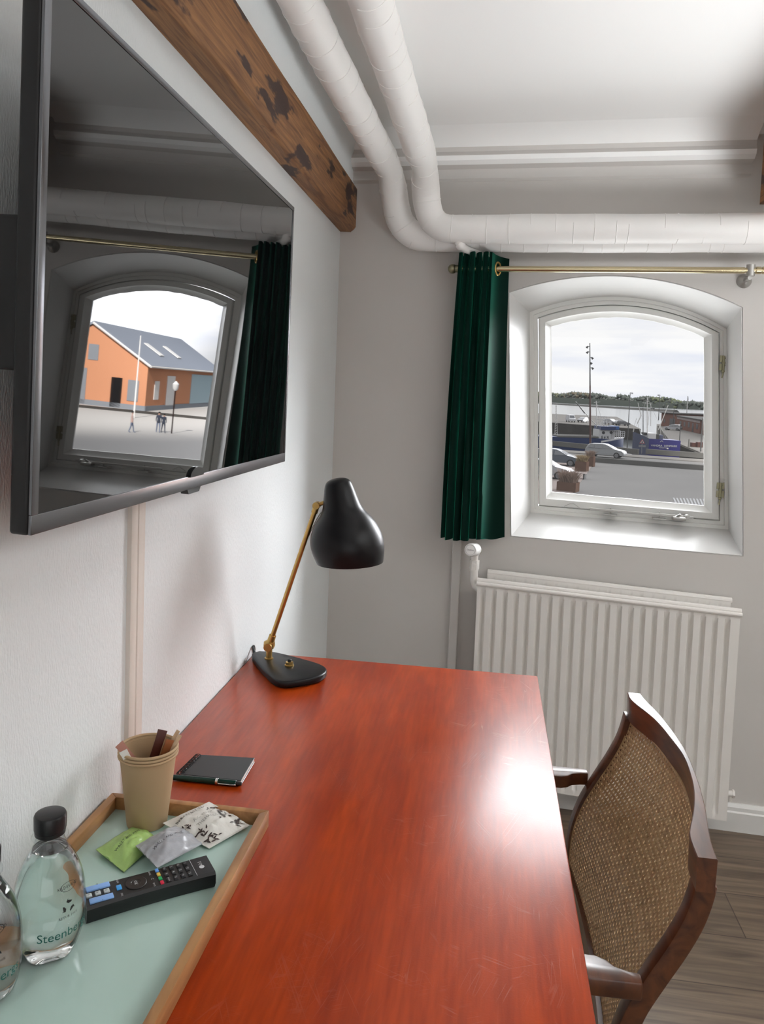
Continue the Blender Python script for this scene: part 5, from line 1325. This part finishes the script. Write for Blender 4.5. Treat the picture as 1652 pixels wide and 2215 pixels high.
brail(1324, 1345, 932.5, 946, 5, 3, 'bow_rail', M_owhite, -1.0)
brail(1291, 1311, 901, 921.5, 3, 3, 'gallows_frame', M_owhite, -1.2)
def spar(root, pts, w, m, name, d=0.0, kk=kb, DD=DB):
    bm = nb(); tube(bm, [P3(x, y, DD) + FWD * d for x, y in pts], [w * kk * (1 - .3 * i / max(1, len(pts) - 1)) for i in range(len(pts))], n=8); obj(name, bm, m, root)
spar(blue, [(1290.5, 925), (1289, 867)], .95, M_rig, 'mast'); spar(blue, [(1284, 871), (1298, 869.5)], .5, M_rig, 'crosstree')
spar(blue, [(1311, 941), (1277, 907), (1244.5, 868.5)], .9, M_rig, 'derrick_boom'); spar(blue, [(1264, 894), (1246, 871)], 1.3, M_rigdark, 'block_and_tackle', -.15)
spar(blue, [(1290, 872), (1312, 940)], .4, M_rig, 'forestay'); spar(blue, [(1300, 902), (1309, 928)], .5, M_rig, 'ladder_rail')
for x in (1199.6, 1205.0): spar(blue, [(x, 942), (1202.5 + (x - 1202.5) * .3, 875)], .55, M_rig, 'aft_gallows')
bm = nb()
for i in range(12): 
    y = 938 - i * 5.2; hw_ = 2.4 * (1 - i / 17); tube(bm, [P3(1202.5 - hw_, y, DB), P3(1202.5 + hw_, y - 3, DB)], .4 * kb, n=5)
obj('lattice_bracing', bm, M_rig, blue)

DV = 101.0; kv = DV / F_PX
vo = P3(1415, 950, DV); vo = V((vo.x, vo.y, SEA))
def vz(px, py): return P3(px, py, DV).z
def vx(px): return (px - 1415) * kv
def atv(x, y, z): return vo + RGT * x + FWD * y + UPV * (z - SEA)
vio = thing('fishing_boat', 'violet blue fishing boat with white lettering in front of the pier', 'boat', vo.to_tuple(), 'fishing boats at the quay')
bm = nb(); hull(bm, [vx(1393), vx(1460)], [vz(1393, 947.5), vz(1460, 951.5)], SEA - .4, lambda t: 1.9, atv, 6); obj('hull', bm, M_hullpurple, vio)
bm = nb(); hull(bm, [vx(1368.5), vx(1375), vx(1393.2)], [vz(1368, 934), vz(1375, 937), vz(1393, 947)], SEA - .4, lambda t: 0.05 + 1.85 * t ** .55, atv, 10); obj('bow', bm, M_hullgrey, vio)
def vbox(name, x0, y0, x1, y1, d0, d1, m):
    bm = nb(); b2 = nb(); box(b2, vx(x0), vx(x1), d0, d1, 0, 1)
    for v in b2.verts: v.co = atv(v.co.x, v.co.y, vz((x0 + x1) / 2, y1 if v.co.z < .5 else y0))
    join(bm, b2); bevel(bm, .05, 1); obj(name, bm, m, vio)
vbox('wheelhouse', 1394, 936, 1411.5, 948.5, -1.2, 1.2, M_owhite); vbox('deck_shelter', 1411, 938, 1419, 949.5, -1.1, 1.1, M_rigdark); vbox('winch', 1390, 935, 1396, 939, -.8, .8, M_rigdark); vbox('net_drum', 1419, 940, 1428, 950, -1.0, 1.0, M_hullgrey)
bm = nb(); t_ = text_bm('VANDRA  DENMARK', 0.36, 0.01); c = atv(vx(1425), -1.93, vz(1425, 962.5)); xform(t_, basis(c, RGT, UPV, -FWD)); join(bm, t_)
t_ = text_bm('HUNDESTED', 0.17, 0.01); c = atv(vx(1423), -1.93, vz(1423, 966.8)); xform(t_, basis(c, RGT, UPV, -FWD)); join(bm, t_)
n2 = 14; pts = [atv(vx(1419.5) + .16 * math.cos(math.pi * i / n2), -1.93, vz(1419.5, 954.5) + .16 * math.sin(math.pi * i / n2)) for i in range(n2 + 1)]; tube(bm, pts, .03, n=5)
ball(bm, atv(vx(1433), -1.9, vz(1433, 968.5)), .12, 10)
obj('lettering', bm, M_owhite, vio, None)
for nm, pts, w, m, d in (('mast', [(1399.6, 940), (1399.2, 859)], 1.0, M_rig, 0), ('boom', [(1375, 916), (1383, 899), (1376, 871)], 1.0, M_rig, -.6), ('boom', [(1419, 929), (1440, 876)], 1.0, M_rig, -.8), ('stay', [(1385.6, 939), (1385.6, 882)], .9, M_rigdark, -.9),
        ('radar_mast', [(1410.0, 922), (1410, 871)], .7, M_rig, .5), ('stay', [(1405, 920), (1407.5, 882)], .4, M_rig, .6), ('crosstree', [(1389, 871), (1411, 874)], .4, M_rig, 0), ('stay', [(1400, 862), (1370, 934)], .25, M_rig, 0), ('stay', [(1400, 862), (1440, 948)], .25, M_rig, 0),
        ('gallows', [(1371, 934), (1378, 905), (1386, 934)], .7, M_rig, .4), ('stern_gantry', [(1419, 948), (1421, 918), (1428, 920), (1429, 949)], .8, M_rig, 0)):
    spar(vio, pts, w, m, nm, d, kv, DV)
vbox('radar', 1407, 882.5, 1414, 884.5, .3, .8, M_rigdark)
# warning triangle by the quay
DS = 92.0; ks = DS / F_PX; sb = P3(1388.5, 956, DS)
sign = thing('warning_sign', 'red bordered triangular warning sign on the quay in front of the boat bow', 'sign', (sb.x, sb.y, GZ))
def tri(r): return [(r * math.cos(math.radians(90 + 120 * i)), r * math.sin(math.radians(90 + 120 * i))) for i in range(3)]
SMx = basis(sb, RGT, UPV, -FWD)
bm = nb(); prism(bm, tri(7.2 * ks), 0, .03, SMx); obj('red_plate', bm, omat('sign_red', (0.075, 0.012, 0.014), 0.5), sign)
bm = nb(); prism(bm, tri(4.6 * ks), .03, .035, SMx); obj('white_field', bm, M_owhite, sign)
bm = nb(); prism(bm, [(-.08, -.12), (.08, -.12), (.05, .02), (.09, -.02), (0, .14), (-.07, .02)], .035, .04, SMx); obj('pictogram', bm, M_dark, sign)
bm = nb(); tube(bm, [V((sb.x, sb.y, GZ)), sb - UPV * .1 + FWD * .05], .04, n=8); b2 = nb(); box(b2, -.42, .42, -.11, .11, 0, .03, basis(P3(1388.5, 965, DS), RGT, UPV, -FWD)); join(bm, b2); obj('post_and_plate', bm, M_hub, sign)

# ---- brick sheds on the pier
def shed(p0, p1, depth, h0, h1, roof_over, label, windows, gable=None, fascia=True):
    d = (p1 - p0).normalized(); n_ = V((-d.y, d.x, 0)); L_ = (p1 - p0).length
    c = (p0 + p1) / 2 + n_ * depth / 2; r = thing('brick_shed', label, 'building', (c.x, c.y, GZ), 'brick sheds on the pier')
    M = basis(p0, d, n_, UPV); bm = nb(); b2 = nb(); box(b2, 0, L_, 0, depth, 0, 1)
    for v in b2.verts: v.co.z = 0 if v.co.z < .5 else h0 + (h1 - h0) * v.co.x / L_
    join(bm, b2); xform(bm, M); obj('walls', bm, M_brick, r, None)
    bm = nb()
    if gable: prism(bm, [(-.4, h0), (depth + .4, h0), (depth / 2, h0 + gable)], -.4, L_ + .4, M @ Matrix(((0, 0, 1, 0), (1, 0, 0, 0), (0, 1, 0, 0), (0, 0, 0, 1))))
    else:
        b2 = nb(); box(b2, -roof_over, L_ + roof_over, -roof_over, depth + roof_over, 0, 1)
        for v in b2.verts: v.co.z = h0 + (h1 - h0) * max(0, min(1, v.co.x / L_)) + (.02 if v.co.z < .5 else .22)
        join(bm, b2); xform(bm, M)
    obj('roof', bm, M_roofing, r, None)
    if fascia:
        bm = nb(); b2 = nb(); box(b2, 0, L_, -.06, -.01, 0, 1)
        for v in b2.verts: v.co.z = h0 + (h1 - h0) * v.co.x / L_ - (.62 if v.co.z < .5 else .08)
        join(bm, b2); xform(bm, M); obj('fascia_board', bm, M_fascia, r, None)
    for (a, b_, z0, z1) in windows:
        bm = nb(); box(bm, a * L_, b_ * L_, -.03, .05, z0, z1); xform(bm, M); obj('window', bm, M_dark, r, None)
shed(gp(1463, 927), gp(1512.5, 938.3), 9, 3.05, 2.85, .25, 'long red brick shed with pale fascia board behind the pier', [(.14, .22, .9, 2.0), (.33, .41, .9, 2.0), (.52, .60, .9, 2.1), (.70, .76, .0, 2.0), (.86, .93, .9, 2.0)])
shed(gp(1517.5, 939.6), gp(1562, 950.5), 7, 3.0, 3.0, .3, 'red brick shed with pitched roof at the right edge of the window', [(.1, .18, .8, 2)], gable=2.2, fascia=False)
shed(gp(1429, 921.0), gp(1459.5, 925.5), 10, 3.6, 3.6, .4, 'red brick shed with flat grey roof behind the white parked car', [(.62, .98, .0, 2.3), (.2, .3, 1, 2)], fascia=False)
# crates on the pier
for i, (px, py, w_, h_) in enumerate(((1499.5, 966.5, .75, .62), (1511.5, 967.5, .75, .75))):
    p = gp(px, py); bm = nb(); box(bm, -w_ / 2, w_ / 2, -.4, .4, 0, h_, basis(p, RGT, FWD, UPV)); bevel(bm, .03, 1); tag(obj('crate', bm, M_rust), ['brown crate on the pier, the left one of the pair by the posts', 'brown crate on the pier, the right one of the pair by the posts'][i], 'crate', 'crates on the pier')

# ---- planters with dry grass, bench
def planter(p, w, d, h, n, gh, label, m2, spread=1.0):
    r = thing('planter', label, 'planter', p.to_tuple(), 'rusty planters along the paving'); M = basis(p, KD, KN, UPV); rr = random.Random(int(w * 100 + h * 37))
    bm = nb(); t_ = .04; loft(bm, [[M @ V((sx * a / 2, sy * b / 2, z)) for sx, sy in ((-1, -1), (1, -1), (1, 1), (-1, 1))] for a, b, z in ((w, d, 0), (w, d, h), (w - t_, d - t_, h), (w - t_, d - t_, h - .12))], cap0=True, cap1=True); obj('box', bm, M_corten, r, None)
    bm = nb()
    for i in range(n):
        x, y = rr.uniform(-.42, .42) * w, rr.uniform(-.42, .42) * d; a = rr.uniform(0, 6.28); L_ = gh * rr.uniform(.5, 1.0); lean = rr.uniform(.15, .75) * spread
        P_ = [M @ V((x + lean * L_ * t * t * math.cos(a), y + lean * L_ * t * t * math.sin(a), h - .1 + L_ * t * (1 - .25 * lean * t))) for t in (0, .35, .7, 1)]
        tube(bm, P_, [.016, .013, .009, .002], n=3, caps=False)
    g = obj('grass_tuft', bm, m2, r, None); g['kind'] = 'stuff'
planter(gp(1273.5, 1009.5) + KN * .35, .75, .75, .95, 260, .75, 'rusty steel planter with dry grass by the foot of the mast', M_grass2)
planter(gp(1255.5, 1020) + KN * .35, .95, .95, .85, 420, .80, 'rusty steel planter with pale dry grass in the middle of the row', M_grass)
planter(gp(1226, 1063) + KN * .2, 1.25, 1.0, .62, 420, 1.15, 'low rusty planter with loose reddish grass nearest the window', M_grass2, 1.0)
bp0 = gp(1255, 1036); MB_ = basis(bp0, KD, KN, UPV)
bench = thing('bench', 'slatted bench between the planters', 'bench', bp0.to_tuple())
bm = nb()
for j in range(4): box(bm, -.42, .42, -.3 + j * .17, -.3 + j * .17 + .13, .42, .46, MB_)
obj('seat_slats', bm, M_slat, bench, None)
for x in (-.3, .3): bm = nb(); box(bm, x - .05, x + .05, -.26, .34, 0, .42, MB_); obj('leg', bm, M_rigdark, bench, None)

# ---- the square to the right, which shows only as a reflection in the television
def mir(px, py, dist):
    p = tvp(px, py); r = px_ray(px, py).normalized(); n_ = TVN; return p + (r - n_ * 2 * r.dot(n_)) * dist
def mirg(px, dist): p = mir(px, 870, dist); return V((p.x, p.y, GZ))
M_orange = omat('orange_rendered_brick', (0.55, 0.26, 0.15), 0.9, 0.0); M_slate = omat('slate_roof', (0.24, 0.27, 0.33), 0.8); M_trim = omat('white_eaves', (0.7, 0.7, 0.7), 0.7); M_bluegate = omat('pale_blue_gate', (0.38, 0.5, 0.56), 0.8); M_plinth = omat('grey_plinth', (0.22, 0.24, 0.27), 0.9)
M_pale = omat('pale_square_paving', (0.42, 0.41, 0.40), 0.95, 0.0)
def azp(az, r): return V((CAM.x + r * math.sin(math.radians(az)), r * math.cos(math.radians(az)), 0))
flat('square_paving', [azp(17.6, 30), azp(17.6, 140), azp(40, 170), azp(62, 60), azp(40, 12)], GZ - 0.1, GZ + 0.02, M_pale)
c0 = mirg(314, 92); cl = mirg(150, 96); crr = mirg(470, 122)
d1 = (cl - c0).normalized(); d2 = (crr - c0).normalized()
bd = thing('orange_building', 'orange rendered building with slate roof across the square', 'building', c0.to_tuple())
LG, LS, HE, HR = (cl - c0).length * 1.5, (crr - c0).length, 5.3, 9.3
def gw(a, s, z): return c0 + d1 * a + d2 * s + UPV * z
bm = nb()
loft(bm, [[gw(0, s, 0), gw(0, s, HE), gw(LG / 2, s, HR), gw(LG, s, HE), gw(LG, s, 0)] for s in (0, LS)], cap0=True, cap1=True); obj('walls', bm, M_orange, bd, None)
bm = nb(); loft(bm, [[gw(-.4, s, HE - .25), gw(LG / 2, s, HR + .05), gw(LG + .4, s, HE - .25), gw(LG + .4, s, HE - .0), gw(LG / 2, s, HR + .35), gw(-.4, s, HE - .0)] for s in (-.3, LS + .3)], cap0=True, cap1=True); obj('roof', bm, M_slate, bd, None)
bm = nb(); tube(bm, [gw(-.42, -.35, HE - .15), gw(LG / 2, -.35, HR + .12)], .14, n=6); tube(bm, [gw(-.42, -.35, HE - .15), gw(-.42, LS, HE - .15)], .14, n=6); obj('eaves_board', bm, M_trim, bd)
def on_gable(a0, a1, z0, z1, m, name):
    bm = nb(); loft(bm, [[gw(a, -.06, z) for a, z in ((a0, z0), (a1, z0), (a1, z1), (a0, z1))], [gw(a, .02, z) for a, z in ((a0, z0), (a1, z0), (a1, z1), (a0, z1))]], cap0=True, cap1=True); return obj(name, bm, m, bd, None)
def on_side(s0, s1, z0, z1, m, name):
    bm = nb(); loft(bm, [[gw(-.06, s, z) for s, z in ((s0, z0), (s1, z0), (s1, z1), (s0, z1))], [gw(.02, s, z) for s, z in ((s0, z0), (s1, z0), (s1, z1), (s0, z1))]], cap0=True, cap1=True); return obj(name, bm, m, bd, None)
on_gable(0.9, 2.2, 1.0, 3.4, M_plinth, 'window'); on_gable(2.9, 4.2, 0.1, 3.5, M_dark, 'door'); on_gable(6.0, 7.2, 5.2, 7.0, M_plinth, 'window'); on_gable(7.2, 8.2, .1, 4.2, M_plinth, 'door'); on_gable(0, 8.6, 0, .6, M_plinth, 'plinth')
on_side(2.6, 4.2, 1.3, 3.5, M_trim, 'window'); on_side(7, 10, .5, 4.2, M_trim, 'door'); on_side(17, LS - 2, .5, 4.6, M_bluegate, 'gate'); on_side(0, LS, 0, .6, M_plinth, 'plinth')
bm = nb()
for s in (8, 15):
    for k in (0,):
        q = [(.22, s), (.22, s + 1.4), (.55, s + 1.4), (.55, s)]
        loft(bm, [[gw(LG / 2 * a, ss, HE + (HR - HE) * a + .34 + e) for a, ss in q] for e in (0, .12)], cap0=True, cap1=True)
obj('skylights', bm, M_trim, bd, None)
fb = mirg(292, 80); t2 = mir(302, 804, 80 / math.cos(math.radians(24)) * .92)
fr = thing('flagpole', 'white flagpole in front of the orange building', 'flagpole', fb.to_tuple()); bm = nb(); tube(bm, [fb, V((fb.x, fb.y, GZ + 8.2))], [.09, .05], n=8); obj('post', bm, M_trim, fr)
lb = mirg(377, 66); lr = thing('lantern_post', 'dark lantern post on the square in front of the orange building', 'lamp post', lb.to_tuple()); bm = nb(); tube(bm, [lb, lb + UPV * 3.6], .06, n=8); obj('post', bm, M_rust, lr); bm = nb(); lathe(bm, [(.1, 3.6), (.22, 3.75), (.26, 4.15), (.05, 4.4)], 12, Matrix.Translation(lb)); obj('lantern', bm, M_trim, lr)
pw = mirg(340, 64)
def person(loc, turn, coat, legs, label, stride=.18, scale=1.0):
    """standing or strolling figure grown from a skeleton by a skin modifier"""
    J = dict(pel=(0, 0, .94, .125), wai=(0, 0, 1.10, .115), che=(0, .01, 1.32, .145), nec=(0, 0, 1.47, .06), hea=(0, .02, 1.58, .085), top=(0, .02, 1.70, .075),
             shl=(.17, 0, 1.41, .06), ell=(.22, -.04, 1.13, .045), hal=(.21, .05, .90, .032), shr=(-.17, 0, 1.41, .06), elr=(-.22, .02, 1.13, .045), har=(-.21, .11, .91, .032),
             hil=(.09, 0, .88, .09), knl=(.10, stride * .6, .50, .06), anl=(.10, stride, .09, .042), tol=(.11, stride + .16, .03, .035), hir=(-.09, 0, .88, .09), knr=(-.10, -stride * .2, .50, .06), anr=(-.10, -stride, .09, .042), tor=(-.11, -stride + .16, .03, .035))
    E_ = 'pel-wai wai-che che-nec nec-hea hea-top che-shl shl-ell ell-hal che-shr shr-elr elr-har pel-hil hil-knl knl-anl anl-tol pel-hir hir-knr knr-anr anr-tor'.split()
    ks_ = list(J); me = bpy.data.meshes.new('person'); me.from_pydata([J[k][:3] for k in ks_], [tuple(ks_.index(a) for a in e.split('-')) for e in E_], [])
    o = bpy.data.objects.new('person', me); COL.objects.link(o); sk = o.modifiers.new('skin', 'SKIN'); sk.use_smooth_shade = True
    for i, k in enumerate(ks_): me.skin_vertices[0].data[i].radius = (J[k][3],) * 2; me.skin_vertices[0].data[i].use_root = (i == 0)
    o.modifiers.new('sub', 'SUBSURF').render_levels = 1; o.modifiers['sub'].levels = 1
    m2 = bpy.data.meshes.new_from_object(o.evaluated_get(bpy.context.evaluated_depsgraph_get())); o.modifiers.clear(); o.data = m2
    for m_ in (coat, legs, M_skin): m2.materials.append(m_)
    for p in m2.polygons: z = p.center.z; p.material_index = 2 if z > 1.46 or (abs(p.center.x) > .17 and z < .93) else (0 if z > .80 else 1); p.use_smooth = True
    bm = nb(); ball(bm, (0, .0, 1.665), .098, 12, (1, 1.1, .85)); h = obj('hair', bm, M_dark, o)
    o.location = loc; o.rotation_euler = (0, 0, turn); o.scale = (scale,) * 3
    return tag(o, label, 'person')
M_skin = omat('skin', (0.45, 0.28, 0.22), 0.7); M_coat = omat('pink_jacket', (0.6, 0.42, 0.38), 0.9); M_navy = omat('navy_coat', (0.05, 0.06, 0.09), 0.9); M_jeans = omat('blue_jeans', (0.16, 0.2, 0.3), 0.9)
person(mirg(289, 64), 1.2, M_coat, M_jeans, 'person in a pale pink jacket standing on the square'); person(mirg(347, 66), 2.6, M_navy, M_jeans, 'person in a navy coat walking on the square, the left one of the couple', .22)
person(mirg(358, 66), 2.4, M_navy, M_navy, 'person in dark clothes walking on the square, the right one of the couple', .2, .93)
bpy.context.view_layer.update()
